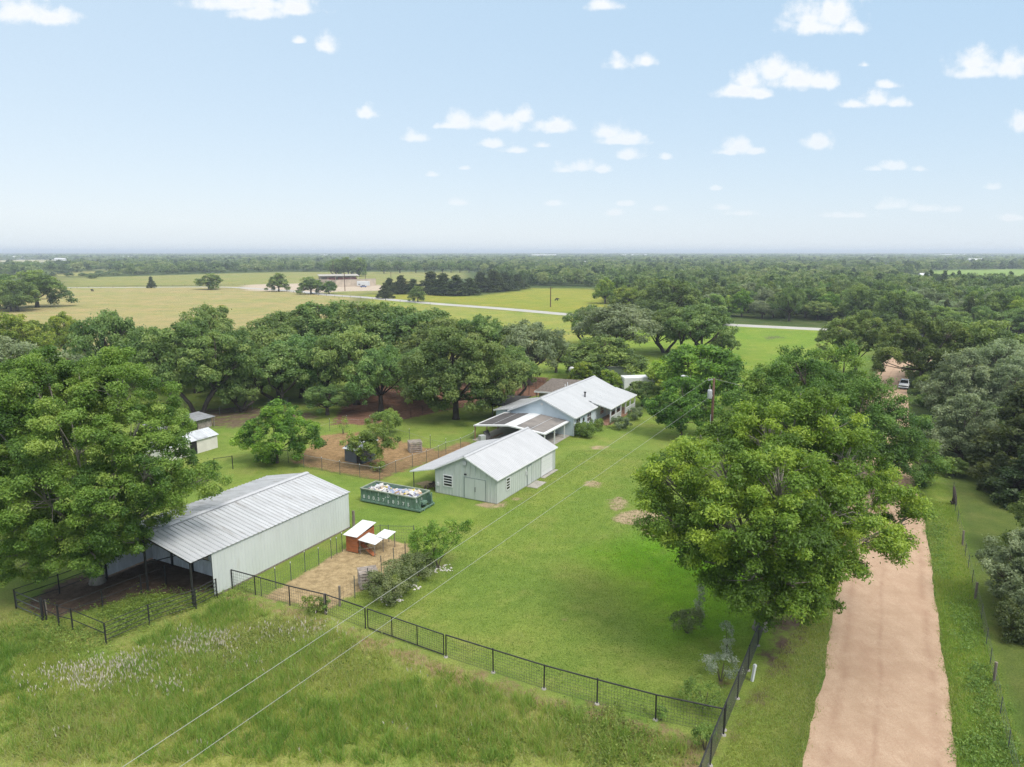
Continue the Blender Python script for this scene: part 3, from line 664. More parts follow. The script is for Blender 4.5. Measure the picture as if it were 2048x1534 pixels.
lobe_tree('shade_tree', 'tallest dense yellow-green tree leaning over the black pipe pen at the open barn end', (195, 1165),
  [(80, 795, 95, -.2), (240, 790, 85, -.1), (312, 850, 50, 0), (150, 880, 110, -.5), (20, 890, 100, -.3), (300, 940, 90, -.5), (392, 965, 40, -.2), (90, 1000, 115, -.7), (225, 1000, 90, -.75), (322, 988, 52, -.4),
   (15, 1060, 85, -.6), (190, 1085, 62, -.75), (252, 1080, 46, -.5), (130, 1060, 70, -.5), (-60, 950, 115, 0), (-60, 800, 95, .1), (90, 735, 45, 0), (235, 740, 52, 0), (190, 1112, 52, -.75), (110, 1118, 54, -.6), (60, 1125, 50, -.5), (262, 1085, 40, -.6), (22, 1112, 58, -.6), (-30, 1080, 70, -.5), (160, 770, 60, .1), (270, 870, 80, -.4), (20, 770, 60, 0), (340, 790, 34, .1)],
  'leaf_syc', 'pale_bark', 6.0, .62, 900, .19, .46, 3.6, 1, twig=.12, ltv=.16)
lobe_tree('pecan_tree', 'broad bright green tree at the fence corner overhanging the dirt road', (1520, 1258),
  [(1350, 945, 68, -.2), (1325, 1030, 52, -.3), (1395, 1075, 66, -.5), (1450, 945, 75, -.5), (1540, 870, 75, .1), (1640, 850, 70, .3), (1700, 925, 74, 0), (1560, 970, 95, -.7), (1460, 1050, 80, -.8), (1560, 1070, 90, -.95),
   (1660, 1030, 90, -.6), (1760, 1000, 62, .1), (1735, 1085, 62, -.3), (1805, 1050, 36, .2), (1420, 1125, 50, -.6), (1500, 1160, 66, -.8), (1585, 1170, 70, -.8), (1655, 1125, 60, -.6), (1600, 1215, 32, -.7), (1545, 1215, 40, -.6), (1720, 1140, 34, -.4), (1330, 960, 40, -.1), (1440, 890, 40, .2), (1560, 1215, 42, -.7), (1620, 1195, 46, -.7), (1480, 1190, 44, -.6), (1600, 800, 36, .2), (1830, 1030, 22, .2)],
  'leaf_pecan', 'pale_bark', 6.5, .56, 900, .22, .40, 4.0, 2, twig=.5, lean=(.6, .2), leafw=.095, elong=.75, ltv=.12, stray=.12)
lobe_tree('pecan_tree', 'second bright green tree just behind the fence corner one, reaching across the dirt road', (1660, 975),
  [(1600, 745, 55, .1), (1540, 775, 52, 0), (1675, 765, 50, .2), (1620, 820, 70, -.5), (1720, 830, 72, -.2), (1790, 865, 60, 0), (1835, 920, 48, .1), (1868, 945, 30, .1), (1755, 800, 50, .1), (1500, 805, 40, -.1), (1680, 885, 75, -.8), (1780, 930, 40, -.3), (1560, 850, 60, -.6), (1515, 760, 28, 0), (1690, 720, 26, .2)],
  'leaf_pecan_far', 'bark', 6.0, .75, 480, .28, .38, 4.5, 3, twig=.5, leafw=.12, elong=.75, ltv=.16, stray=.12)
lobe_tree('oak', 'huge dark oak with an arching trunk in the mown back yard left of the house', (912, 838),
  [(905, 715, 66, 0), (850, 740, 48, -.2), (960, 730, 60, -.1), (1000, 760, 46, 0), (870, 785, 50, -.5), (930, 780, 56, -.6), (985, 795, 34, -.3), (840, 795, 34, -.2), (1030, 735, 34, .2), (900, 690, 40, .2)],
  'leaf_oak', 'dark_bark', 7.0, 1.0, 230, .40, .5, 3.0, 4, twig=.2)
lobe_tree('small_tree', 'round bright tree beside the chain link pen left of the low white shed', (555, 926),
  [(560, 830, 34, .1), (510, 865, 32, 0), (600, 860, 34, 0), (550, 875, 40, -.7), (485, 885, 24, 0), (625, 885, 22, .1), (520, 905, 26, -.6), (585, 900, 24, -.5), (540, 825, 22, .2)],
  'leaf_pecan', 'bark', 3.0, .6, 300, .30, .16, 1.6, 5, twig=.4)
lobe_tree('small_tree', 'leafy young tree half hiding the slate blue shelter inside the pen', (742, 936),
  [(720, 890, 26, 0), (760, 885, 28, 0), (740, 865, 20, .2), (785, 885, 18, .1), (735, 905, 24, -.6), (752, 925, 18, -.5), (700, 880, 16, 0)],
  'leaf_weed', 'pale_bark', 2.0, .5, 320, .27, .10, 1.2, 6, twig=.5)
lobe_tree('thorn_tree', 'sparse yellow-green thorny tree rising beside the chicken yard', (876, 1136),
  [(850, 1070, 26, 0), (885, 1060, 28, .1), (830, 1090, 20, 0), (915, 1055, 18, .2), (870, 1095, 26, -.5), (905, 1085, 20, -.2), (855, 1110, 16, -.3), (935, 1050, 10, .2)],
  'leaf_light', 'bark', 1.6, .42, 620, .15, .07, .8, 7, stems=3, twig=.9, tvar=.3)
lobe_tree('young_tree', 'bright round tree standing just left of the utility pole on the lawn', (1362, 872),
  [(1365, 785, 34, 0), (1325, 815, 30, 0), (1405, 815, 30, 0), (1365, 825, 38, -.6), (1340, 845, 24, -.4), (1400, 845, 22, -.3), (1305, 810, 18, .1), (1428, 820, 16, .1)],
  'leaf_pecan', 'bark', 3.5, .75, 240, .36, .2, 1.8, 8, twig=.3)
lobe_tree('oak', 'multi stemmed dark oak with leaning trunks behind the small white shed', (398, 832),
  [(300, 700, 52, 0), (370, 690, 54, -.1), (430, 700, 50, 0), (470, 730, 36, 0), (330, 745, 46, -.3), (400, 745, 44, -.4), (270, 730, 36, .1), (455, 775, 26, .2), (385, 655, 34, .3), (490, 690, 30, .3)],
  'leaf_oak', 'dark_bark', 7.5, 1.0, 210, .40, .5, 4.2, 9, stems=3, twig=.3)
lobe_tree('oak', 'dark oak with bare gnarled limbs showing at the left verge where the dirt road bends', (1710, 752),
  [(1690, 660, 36, 0), (1655, 680, 26, -.1), (1735, 655, 32, .1), (1700, 690, 30, -.3), (1650, 705, 18, 0), (1745, 690, 24, .1), (1725, 635, 20, .2), (1668, 722, 16, -.2)],
  'leaf_oak', 'dark_bark', 4.0, .8, 190, .40, .40, 3.2, 10, twig=.8)
lobe_tree('oak', 'spreading light green oak arching over the dirt road where the white pickup is parked', (1840, 775),
  [(1800, 670, 34, .1), (1850, 655, 36, .1), (1900, 670, 36, .1), (1780, 710, 30, -.2), (1840, 705, 36, -.3), (1900, 715, 34, -.3), (1765, 722, 20, -.3), (1820, 722, 22, -.3), (1870, 745, 24, -.4), (1945, 690, 30, .2), (1935, 730, 26, 0)],
  'leaf_elm', 'bark', 5.5, .95, 200, .42, .42, 3.4, 11, twig=.5)

GROVE = 'oaks of the grove behind the barn'
for a in [
 ('oak', 560, 808, 688, 165, 'oak', 'oak in the front row of the grove, right of the multi stemmed one', GROVE), ('oak', 835, 800, 690, 120, 'oak', 'oak between the red dirt pen and the big yard oak', GROVE), ('oak', 655, 800, 655, 150, 'oak', 'oak of the grove over the low bushy dark tree', GROVE),
 ('oak', 470, 802, 688, 150, 'oak', 'leafy oak of the grove straight above the bright pen tree', GROVE), ('oak', 395, 785, 668, 165, 'oak', 'oak of the grove behind the leaning trunks', GROVE),
 ('oak', 615, 772, 650, 165, 'oak', 'oak deep in the middle of the grove', GROVE), ('oak', 735, 785, 672, 150, 'oak', 'oak shading the left part of the red dirt pen', GROVE),
 ('oak', 860, 812, 715, 100, 'oak', 'low oak touching the big yard oak on its left', GROVE), ('oak', 1030, 800, 690, 110, 'oak', 'oak at the right flank of the big yard oak', GROVE),
 ('elm', 35, 622, 556, 90, 'tree', 'dark tree low between the two large ones at the left field edge', None),
 ('oak', 230, 790, 606, 140, 'oak', 'dark pointed tree at the far left of the oak grove, against the tan field', GROVE),
 ('oak', 330, 775, 640, 170, 'oak', 'wide oak second from the left edge of the grove', GROVE),
 ('oak', 425, 750, 607, 150, 'oak', 'open oak with gaps between its clumps along the tan field edge', GROVE),
 ('oak', 525, 775, 632, 170, 'oak', 'oak right of the multi stemmed one in the grove', GROVE),
 ('oak', 575, 730, 604, 165, 'oak', 'oak at the back of the grove below the round bush by the gravel yard', GROVE),
 ('oak', 605, 795, 655, 165, 'oak', 'low oak over the grass in the grove between trunks', GROVE),
 ('oak', 655, 725, 589, 165, 'oak', 'tall back oak of the grove reaching up to the gravel yard', GROVE),
 ('oak', 745, 735, 590, 180, 'oak', 'tallest oak at the middle back of the grove', GROVE),
 ('oak', 713, 809, 640, 160, 'oak', 'oak with a tall clear trunk standing in the red dirt pen, left one', GROVE),
 ('oak', 762, 823, 675, 140, 'oak', 'oak with a slanted clear trunk standing in the red dirt pen, right one', GROVE),
 ('oak', 835, 740, 602, 190, 'oak', 'broad back oak of the grove beside the pale paved road', GROVE),
 ('oak', 895, 765, 622, 180, 'oak', 'oak behind the yard oak on the right of the grove', GROVE),
 ('oak', 965, 765, 612, 150, 'oak', 'oak at the right end of the grove below the pale road', GROVE),
 ('grey', 1060, 770, 632, 140, 'oak', 'greyish mossy oak between the grove and the house', GROVE),
 ('grey', 1112, 745, 668, 80, 'oak', 'small grey green oak behind the brown shingled outbuilding', None),
 ('oak', 485, 822, 730, 120, 'oak', 'low oak with drooping branches behind the bright pen tree', GROVE),
 ('oak', 655, 830, 762, 105, 'oak', 'short bushy dark tree at the edge of the red dirt pen', None),
 ('light', 45, 735, 622, 130, 'tree', 'yellow green leafy tree at the left edge beside the tan field', None),
 ('light', 130, 712, 626, 85, 'tree', 'small yellow green rounded tree in front of the tan field', None),
 ('grey', 10, 790, 660, 170, 'tree', 'grey green tree at the left edge behind the tallest yellow-green tree', None),
 ('grey', 190, 770, 688, 170, 'tree', 'grey green low tree just above the tallest yellow-green tree', None),
 ('light', 265, 760, 690, 110, 'tree', 'light green shrubby tree above the tallest tree crown', None),
 ('elm', 75, 614, 540, 118, 'tree', 'large dark round tree at the left edge of the tan field', None),
 ('oak', 5, 618, 545, 110, 'tree', 'dark tree cut by the left picture edge in the tan field', None),
 ('grey', 22, 622, 590, 60, 'bush', 'grey low bush under the dark trees at the left field edge', None),
 ('far_elm', 60, 545, 524, 60, 'tree', 'hazy bare topped tree behind the left dark trees', None),
 ('elm', 418, 579, 547, 56, 'oak', 'lone round oak standing in the tan field', None),
 ('elm', 558, 583, 546, 46, 'tree', 'upright ragged tree beside the gravel yard road', None),
 ('elm', 622, 588, 553, 58, 'tree', 'round bush like tree in front of the long pale canopy', None),
 ('elm', 658, 588, 560, 34, 'tree', 'smaller round tree touching the bush before the long pale canopy', None),
 ('cedar', 303, 576, 553, 18, 'tree', 'thin small tree at the wire fence in the tan field', None),
 ('cedar', 770, 597, 566, 34, 'cedar', 'single small cedar near the gravel yard corner', None),
 ('elm', 836, 604, 572, 38, 'tree', 'small dark tree poking above the grove at the pale road', None),
 ('elm', 183, 557, 548, 26, 'tree', 'low flat tree standing before the wood at the left field', None),
 ('oak', 672, 553, 517, 46, 'oak', 'leftmost tall tree behind the long pale canopy', None),
 ('elm', 697, 553, 514, 40, 'tree', 'middle tall tree behind the long pale canopy', None),
 ('elm', 718, 553, 515, 36, 'tree', 'rightmost tall tree behind the long pale canopy', None),
 ('elm', 768, 547, 521, 28, 'tree', 'tree standing alone right of the tall trees behind the canopy', None),
 ('oak', 800, 546, 520, 32, 'tree', 'grey trunked tree beside the row of park like oaks', None),
 ('elm', 1340, 645, 553, 145, 'tree', 'large fresh green tree behind the grey oak by the pale road', None),
 ('light', 1210, 607, 556, 52, 'tree', 'pale round tree at the right end of the yellow green field', None),
 ('light', 1255, 622, 573, 76, 'tree', 'yellow green tree between the field and the grey oak', None),
 ('elm', 1420, 650, 588, 80, 'tree', 'mid green tree beside the pale road, left of the wood gap', None),
 ('grey', 1235, 712, 600, 185, 'oak', 'big silvery grey oak behind the house', None),
 ('oak', 1395, 712, 606, 160, 'oak', 'big dark oak touching the silvery grey one by the green field', None),
 ('oak', 1330, 705, 612, 120, 'oak', 'dark oak wedged between the silvery grey oak and the field oak', None),
 ('oak', 1172, 690, 608, 90, 'oak', 'dusky oak left of the silvery grey oak', None),
 ('oak', 1450, 715, 660, 60, 'oak', 'small dark oak at the left edge of the green field', None),
 ('elm', 1200, 762, 668, 175, 'tree', 'deep green broad tree just behind the house ridge', None),
 ('light', 1170, 778, 720, 62, 'tree', 'small bright tree behind the left half of the house ridge', None),
 ('light', 1222, 785, 738, 56, 'tree', 'small bright tree behind the right end of the house ridge', None),
 ('oak', 1285, 812, 757, 70, 'tree', 'dark shrubby tree at the porch end of the house', None),
 ('pecan', 1400, 822, 682, 190, 'tree', 'broad bright tree behind the one beside the utility pole', None),
 ('light', 1330, 790, 722, 80, 'tree', 'bright tree left of the street lamp behind the porch', None),
 ('elm', 1975, 780, 640, 170, 'tree', 'olive green tree right of the one arching over the pickup', None),
 ('grey', 2050, 770, 650, 170, 'tree', 'pale grey tree at the right edge above the silver bushes', None),
 ('bushg', 1920, 838, 700, 165, 'bush', 'wide grey green thicket right of the white pickup', None),
 ('bushg', 1920, 920, 788, 165, 'bush', 'round silvery bush nearest the road on the right', None),
 ('bushg', 2000, 850, 730, 160, 'bush', 'silvery bush behind the round one on the right', None),
 ('grey', 2060, 830, 690, 150, 'bush', 'silvery tree cut by the right edge, above the dark cedars', None),
 ('cedar', 2035, 960, 770, 190, 'cedar', 'tall dark cedar behind the right pasture', None),
 ('cedar', 2080, 1010, 850, 180, 'cedar', 'dark cedar cut by the right edge of the picture', None),
 ('cedar', 1985, 925, 850, 80, 'cedar', 'small dark cedar beside the round silvery bush', None),
 ('bushg', 2066, 1228, 1046, 205, 'bush', 'silver green bush cut by the right edge over the near pasture', None),
 ('bush', 1868, 815, 768, 70, 'bush', 'low green bush on the verge just below the white pickup', None),
 ('bush', 1990, 900, 800, 120, 'bush', 'grey green bush between the round silvery one and the dark cedars', None),
 ('bush', 1850, 790, 745, 50, 'bush', 'green brush behind the white pickup on the right verge', None),
 ('grey', 1985, 800, 668, 150, 'tree', 'pale grey green tree behind the wide thicket on the right', None),
 ('elm', 1905, 760, 645, 150, 'tree', 'light olive tree right of the road bend behind the thicket', None),
 ('cedar', 2075, 905, 745, 150, 'cedar', 'tallest dark cedar against the right picture edge', None),
 ('cedar', 1995, 985, 905, 70, 'cedar', 'low dark cedar at the edge of the right pasture', None),
 ('bush', 2110, 1120, 960, 170, 'bush', 'dark leafy bush on the right edge between cedar and silver bush', None),
 ('elm', 1905, 950, 912, 60, 'sapling', 'light green sapling on the wire fence line right of the road', None),
]: px_tree(*a)
rr_ = random.Random(5)
for i, (px, py, top, w) in enumerate([(780, 588, 556, 46), (803, 588, 551, 46), (826, 588, 558, 40), (862, 588, 543, 58), (885, 590, 547, 60), (912, 591, 550, 62), (938, 590, 556, 50), (962, 584, 544, 60), (988, 583, 541, 60), (1012, 581, 546, 54), (1035, 578, 548, 46)]):
    px_tree('cedar', px, py, top, w, 'cedar', 'dark cedar in the row along the yellow green field', 'cedars along the yellow green field')
for i, (px, py) in enumerate([(832, 546), (850, 545), (868, 545), (885, 545), (902, 545), (920, 545), (938, 545)]):
    px_tree('far_oak', px, py, 521 + rr_.random() * 3, 24, 'oak', 'dark park like oak in the row beyond the far field', 'park like oaks beyond the far field')

# the wood: nearest trees as things, the rest as one mass
FAR_FIELDS = [FARF, RIGHTF, PALE1, PALE2, GOLD, OLIVE, YG, YARD]
fx_ = [-900, 95, 112, 520, 940, 1000, 1060, 1195, 1215, 1245, 1440, 1640, 1760, 1790, 2700]
fy_ = [552, 552, 555, 544, 541, 558, 573, 574, 584, 618, 636, 645, 652, 676, 676]
pts = []
rngf = np.random.default_rng(77)
Y0 = 150.0
while Y0 < 12500:
    spc = 9.0 if Y0 < 420 else 9.0 * (Y0 / 420) ** 0.66
    hw_ = Y0 * 0.92 + 30; n = int(2 * hw_ / spc)
    X = np.linspace(-hw_, hw_, n) + rngf.uniform(-.45, .45, n) * spc; Yv = Y0 + rngf.uniform(-.45, .45, n) * spc
    pts.append(np.stack([X, Yv, np.full(n, spc)], 1)); Y0 += spc * (1 if Y0 < 420 else (Y0 / 420) ** 0.45)
pts = np.concatenate(pts)
fw = pts[:, 1] * CT + H_CAM * ST; pxx = 1024 + F_PX * pts[:, 0] / fw; pyy = 767 + F_PX * (H_CAM * CT - pts[:, 1] * ST) / fw
ok = (pyy < np.interp(pxx, fx_, fy_)) & (pxx > -420) & (pxx < 2480)
for fpoly in FAR_FIELDS: ok &= sdist(pts[:, :2], fpoly) < 3
# clearings far out
cl = np.sin(pts[:, 0] / 310 + 1.3) * np.sin(pts[:, 1] / 420 + .4) + .5 * np.sin(pts[:, 0] / 130 + pts[:, 1] / 170)
ok &= ~((cl > .98) & (pts[:, 1] > 900))
pts = pts[ok]
dist = np.hypot(pts[:, 0], pts[:, 1]); pxx = pxx[ok]
order = np.argsort(dist + np.where((pxx > -20) & (pxx < 2070), 0, 1e5)); pts = pts[order]
kinds = ['far_elm', 'far_oak', 'far_elm', 'far_grey', 'far_oak', 'far_cedar', 'far_elm']
NIND = 185
for i in range(min(NIND, len(pts))):
    x, y, s_ = pts[i]; k = kinds[rngf.integers(len(kinds))]; h = rngf.uniform(7.5, 14.5) * (.85 if 'cedar' in k else 1)
    near = math.hypot(x, y) < 300
    if near: k = k.replace('far_', '')
    if k == 'elm' and rngf.random() < .2: k = 'light'
    plant_tree(k, x, y, h, rngf.uniform(4.6, 7.8) * (.6 if 'cedar' in k else 1), 'woodland_tree', 'green crowned tree in the dense wood beyond the pale paved road', 'tree', 'trees of the dense wood beyond the paved road')
Vs, Fs, Ts, nb = [], [], [], 0
SPEC = {'far_elm': .62, 'far_oak': .36, 'far_grey': .85, 'far_cedar': .14}
rest = pts[NIND:]
fw = rest[:, 1] * CT + H_CAM * ST; rpx = 1024 + F_PX * rest[:, 0] / fw; rpy = 767 + F_PX * (H_CAM * CT - rest[:, 1] * ST) / fw
low = np.ones(len(rest))
for (xa, xb, ya, yb) in ((1790, 2480, 552, 580), (70, 245, 546, 560), (-420, 150, 522, 534), (1730, 1810, 532, 540), (1650, 1830, 560, 572)):
    low[(rpx > xa) & (rpx < xb) & (rpy > ya) & (rpy < yb)] = .34
for ir, (x, y, s_) in enumerate(rest):
    k = kinds[rngf.integers(len(kinds))]; tp = TPL[k][rngf.integers(len(TPL[k]))][2]
    V, Fq, tt = tp; d = math.hypot(x, y)
    keep = 1.0 if d < 350 else max(.05, (350 / d) ** 1.15)
    nq = len(Fq); m = max(24, int(nq * keep * .55)); sel = rngf.choice(nq, m, replace=False)
    q = V.reshape(nq, 4, 3)[sel]; cq = q.mean(1, keepdims=True); q = cq + (q - cq) * min(3.4, (1 / keep / .55) ** .5) * .9
    a = rngf.uniform(0, 6.28); ca, sa = math.cos(a), math.sin(a); h = rngf.uniform(6.5, 14) / 10 * (1.0 if d < 3000 else 1.1) * low[ir]; r_ = rngf.uniform(.75, 1.3) * max(1.0, s_ / 10.0 * .8)
    if 'cedar' in k: r_ *= 1.15
    q = q.reshape(-1, 3); W = np.stack([(q[:, 0] * ca - q[:, 1] * sa) * r_ + x, (q[:, 0] * sa + q[:, 1] * ca) * r_ + y, q[:, 2] * h], 1)
    Vs.append(W); Fs.append(np.arange(m * 4).reshape(m, 4) + nb); nb += m * 4
    Ts.append(np.clip(np.full(m * 4, SPEC[k] + rngf.normal(0, .17)) + (np.repeat(tt.reshape(nq, 4)[sel, 0], 4) - .46) * .5, 0, 1))
M['wood_mass'] = leaf_mat('wood_mass', (0.040, 0.070, 0.024), (0.112, 0.165, 0.046), (0.22, 0.25, 0.10), valvar=0)
o = link_mesh('woods', np_mesh('woods', np.concatenate(Vs), np.concatenate(Fs), np.concatenate(Ts), mat=M['wood_mass']))
tag(o, 'mass of woodland reaching from behind the fields to the hazy horizon', 'woods', kind='stuff')
print('WOOD', len(pts), nb // 4)
# ---------------------------------------------------------------- buildings
def window(parent, frame_mb, pane_mb, mat_f=None):
    f = frame_mb.build('window', mat_f or M['white_trim'], parent); pane_mb.build('pane', M['glass'], f); return f
def win_y(parent, x0, x1, z0, z1, y, out=-1, bars_h=1, bars_v=0, fw=.09, mat_f=None):
    """window in a wall lying along x; out = direction of the outside along y"""
    f = MB(); a, b_ = y, y + out * .05
    f.box(x0 - fw, a, z0 - fw, x1 + fw, b_, z0).box(x0 - fw, a, z1, x1 + fw, b_, z1 + fw).box(x0 - fw, a, z0, x0, b_, z1).box(x1, a, z0, x1 + fw, b_, z1)
    for i in range(bars_h): z = z0 + (z1 - z0) * (i + 1) / (bars_h + 1); f.box(x0, a, z - .03, x1, b_ - out * .005, z + .03)
    for i in range(bars_v): x = x0 + (x1 - x0) * (i + 1) / (bars_v + 1); f.box(x - .025, a, z0, x + .025, b_ - out * .008, z1)
    return window(parent, f, MB().box(x0, a, z0, x1, a + out * .02, z1), mat_f)
def win_x(parent, y0, y1, z0, z1, x, out=-1, bars_h=1, fw=.09):
    f = MB(); a, b_ = x, x + out * .05
    f.box(a, y0 - fw, z0 - fw, b_, y1 + fw, z0).box(a, y0 - fw, z1, b_, y1 + fw, z1 + fw).box(a, y0 - fw, z0, b_, y0, z1).box(a, y1, z0, b_, y1 + fw, z1)
    for i in range(bars_h): z = z0 + (z1 - z0) * (i + 1) / (bars_h + 1); f.box(a, y0, z - .035, b_ - out * .005, y1, z + .035)
    return window(parent, f, MB().box(a, y0, z0, a + out * .02, y1, z1))

# long metal barn, open at its near end
L, W, ez, rz, fo = 15.035, 10.09, 3.47, 4.53, 1.85
barn = empty('barn', (-21.888, 48.554, 0), 1.089, 'long pale metal pole barn with an open front bay facing the pipe pen', 'barn')
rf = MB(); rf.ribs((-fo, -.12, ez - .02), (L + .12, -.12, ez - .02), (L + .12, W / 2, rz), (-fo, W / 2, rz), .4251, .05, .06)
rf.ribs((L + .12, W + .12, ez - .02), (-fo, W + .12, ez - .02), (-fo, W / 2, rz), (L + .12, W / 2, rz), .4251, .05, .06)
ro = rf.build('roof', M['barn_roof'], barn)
MB().slab([(-fo - .02, W / 2 - .28, rz + .02), (L + .14, W / 2 - .28, rz + .02), (L + .14, W / 2, rz + .085), (-fo - .02, W / 2, rz + .085)], .02).slab([(-fo - .02, W / 2, rz + .085), (L + .14, W / 2, rz + .085), (L + .14, W / 2 + .28, rz + .02), (-fo - .02, W / 2 + .28, rz + .02)], .02).build('ridge_cap', M['shop_roof'], ro)
wl = MB(); wl.ribs((0, 0, .12), (L, 0, .12), (L, 0, ez - .03), (0, 0, ez - .03), .32, .03, .04)
wl.ribs((L, 0, .12), (L, W, .12), (L, W, ez - .06), (L, 0, ez - .06), .32, .03, .04)
wl.slab([(L, 0, ez - .06), (L, W, ez - .06), (L, W / 2, rz - .06)], .02)
wl.build('wall', M['barn_wall'], barn)
MB().ribs((L, W, .12), (-fo, W, .12), (-fo, W, ez - .03), (L, W, ez - .03), .32, .03, .04).build('wall', M['galv'], barn)
pt = MB(); pt.ribs((2.2, W - .1, .05), (2.2, .1, .05), (2.2, .1, 1.25), (2.2, W - .1, 1.25), .32, .03, .04)
pt.ribs((2.2, 3.2, 1.3), (2.2, .1, 1.3), (2.2, .1, 3.2), (2.2, 3.2, 3.2), .32, .03, .04).build('partition', M['galv'], barn)
MB().box(2.22, 3.3, 1.3, 2.28, W - .1, 2.5).build('board_panel', M['tan'], barn)
MB().box(2.20, .1, 2.52 + .72, 2.3, W - .1, 3.4).build('beam', M['dark'], barn)
for (x, y, h) in ((-fo + .08, .05, ez - .05), (-fo + .08, W / 2, rz - .1), (-fo + .08, W - .1, ez - .05), (2.12, W / 2, rz - .2), (2.12, W * .26, 3.9), (2.12, W * .74, 3.9)):
    MB().box(x - .06, y - .06, 0, x + .06, y + .06, h).build('post', M['black_pipe'], barn)
fr = MB(); fr.bar((-fo + .08, .02, ez - .1), (-fo + .08, W / 2, rz - .1), .08, .12).bar((-fo + .08, W, ez - .1), (-fo + .08, W / 2, rz - .1), .08, .12).bar((-fo, .03, ez - .12), (0, .03, ez - .12), .06, .12)
fr.bar((-fo + .08, W * .74, 3.6), (2.1, W / 2, 2.4), .06).bar((-fo + .08, W / 2, 2.3), (2.1, W * .26, 2.6), .06).bar((.05, .05, 1.6), (2.2, .05, 1.6), .08).bar((.05, .05, .8), (2.2, .05, .8), .08)
fr.build('frame', M['black_pipe'], barn)
MB().box(0, -.03, 0, L, .02, .13).build('base_board', M['post_wood'], barn)

# sage green workshop with a lean-to
L, W, ez, rz, lw, lz = 13.67, 7.49, 2.65, 4.5, 3.12, 1.94
shop = empty('workshop', (-1.516, 68.057, 0), 1.069, 'sage green metal workshop with white garage door and open lean-to', 'workshop')
rf = MB(); rf.ribs((-.22, -.2, ez - .05), (L + .2, -.2, ez - .05), (L + .2, W / 2, rz), (-.22, W / 2, rz), .3, .03, .045)
rf.ribs((L + .2, W, ez + .02), (-.22, W, ez + .02), (-.22, W / 2, rz), (L + .2, W / 2, rz), .3, .03, .045)
rf.ribs((L + .1, W + lw, lz), (-.22, W + lw, lz), (-.22, W, ez + .02), (L + .1, W, ez + .02), .3, .03, .045)
ro = rf.build('roof', M['shop_roof'], shop)
MB().slab([(-.24, W / 2 - .2, rz - .02), (L + .22, W / 2 - .2, rz - .02), (L + .22, W / 2, rz + .07), (-.24, W / 2, rz + .07)], .02).slab([(-.24, W / 2, rz + .07), (L + .22, W / 2, rz + .07), (L + .22, W / 2 + .2, rz - .02), (-.24, W / 2 + .2, rz - .02)], .02).build('ridge_cap', M['shop_roof'], ro)
MB().bar((-.24, -.2, ez - .09), (-.24, W / 2, rz - .05), .03, .12).bar((-.24, W, ez - .03), (-.24, W / 2, rz - .05), .03, .12).bar((-.24, W + lw, lz - .05), (-.24, W, ez - .03), .03, .12).bar((-.24, -.22, ez - .1), (L + .2, -.22, ez - .1), .04, .13).build('fascia', M['white_trim'], ro)
sw = MB(); sw.ribs((0, 0, .06), (L, 0, .06), (L, 0, ez - .06), (0, 0, ez - .06), .42, .03, .03)
sw.ribs((0, W, .06), (0, 0, .06), (0, 0, ez - .06), (0, W, ez - .06), .42, .03, .03)
sw.slab([(0, W, ez - .06), (0, 0, ez - .06), (0, W / 2, rz - .07)], .05)
sw.ribs((L, W, .06), (0, W, .06), (0, W, ez - .06), (L, W, ez - .06), .42, .03, .03)
sw.ribs((L, 0, .06), (L, W, .06), (L, W, ez - .06), (L, 0, ez - .06), .42, .03, .03)
sw.slab([(L, 0, ez - .06), (L, W, ez - .06), (L, W / 2, rz - .07)], .05)
sw.build('wall', M['shop_wall'], shop)
bt = MB()
for i in range(1, 12):
    y = W * i / 12; bt.box(-.052, y - .02, ez - .06, -.01, y + .02, ez - .2 + (rz - ez) * (1 - abs(y - W / 2) / (W / 2)))
bt.build('batten', M['shop_wall'], shop)
win_x(shop, 5.35, 6.35, 1.0, 2.1, -.034, -1, 3)
win_y(shop, 1.9, 2.55, .95, 2.1, -.034, -1, 3)
dr = MB(); dr.box(-.06, 1.35, .08, -.034, 2.55, 2.25).box(-.06, 2.58, .08, -.034, 3.78, 2.25)
d_ = dr.build('double_door', M['shop_wall'], shop)
MB().box(-.066, 1.28, .05, -.034, 1.33, 2.32).box(-.066, 3.80, .05, -.034, 3.85, 2.32).box(-.066, 1.33, 2.27, -.034, 3.80, 2.32).box(-.066, 2.552, .08, -.034, 2.578, 2.25).build('door_frame', M['shop_seam'], d_)
MB().box(-.10, 2.50, .9, -.067, 2.56, 1.4).build('handle', M['dark'], d_)
MB().box(-.12, W / 2 - .2, 3.55, -.055, W / 2 + .2, 4.0).build('gable_vent', M['grey_metal'], shop)
MB().box(-.22, 3.55, 2.55, -.055, 3.75, 2.68).build('wall_lamp', M['dark'], shop)
MB().box(-.16, 6.95, .85, -.034, 7.2, 1.2).build('meter_box', M['white'], shop)
ed = MB().box(6.6, -.06, .08, 7.5, -.034, 2.1).build('entry_door', M['shop_wall'], shop)
MB().box(6.53, -.066, .05, 6.58, -.034, 2.17).box(7.52, -.066, .05, 7.57, -.034, 2.17).box(6.58, -.066, 2.12, 7.52, -.034, 2.17).build('door_frame', M['shop_seam'], ed)
MB().box(6.2, -.12, 1.3, 6.4, -.034, 1.75).build('notice_panel', M['white'], shop)
gd = MB()
for i in range(4): gd.box(10.0, -.07, .1 + i * .53, 12.7, -.034, .1 + i * .53 + .5)
gd = gd.build('garage_door', M['white_trim'], shop, bevel=.01)
MB().box(9.88, -.08, .05, 9.98, -.03, 2.3).box(12.72, -.08, .05, 12.82, -.03, 2.3).box(9.88, -.08, 2.24, 12.82, -.03, 2.34).build('door_frame', M['white_trim'], gd)
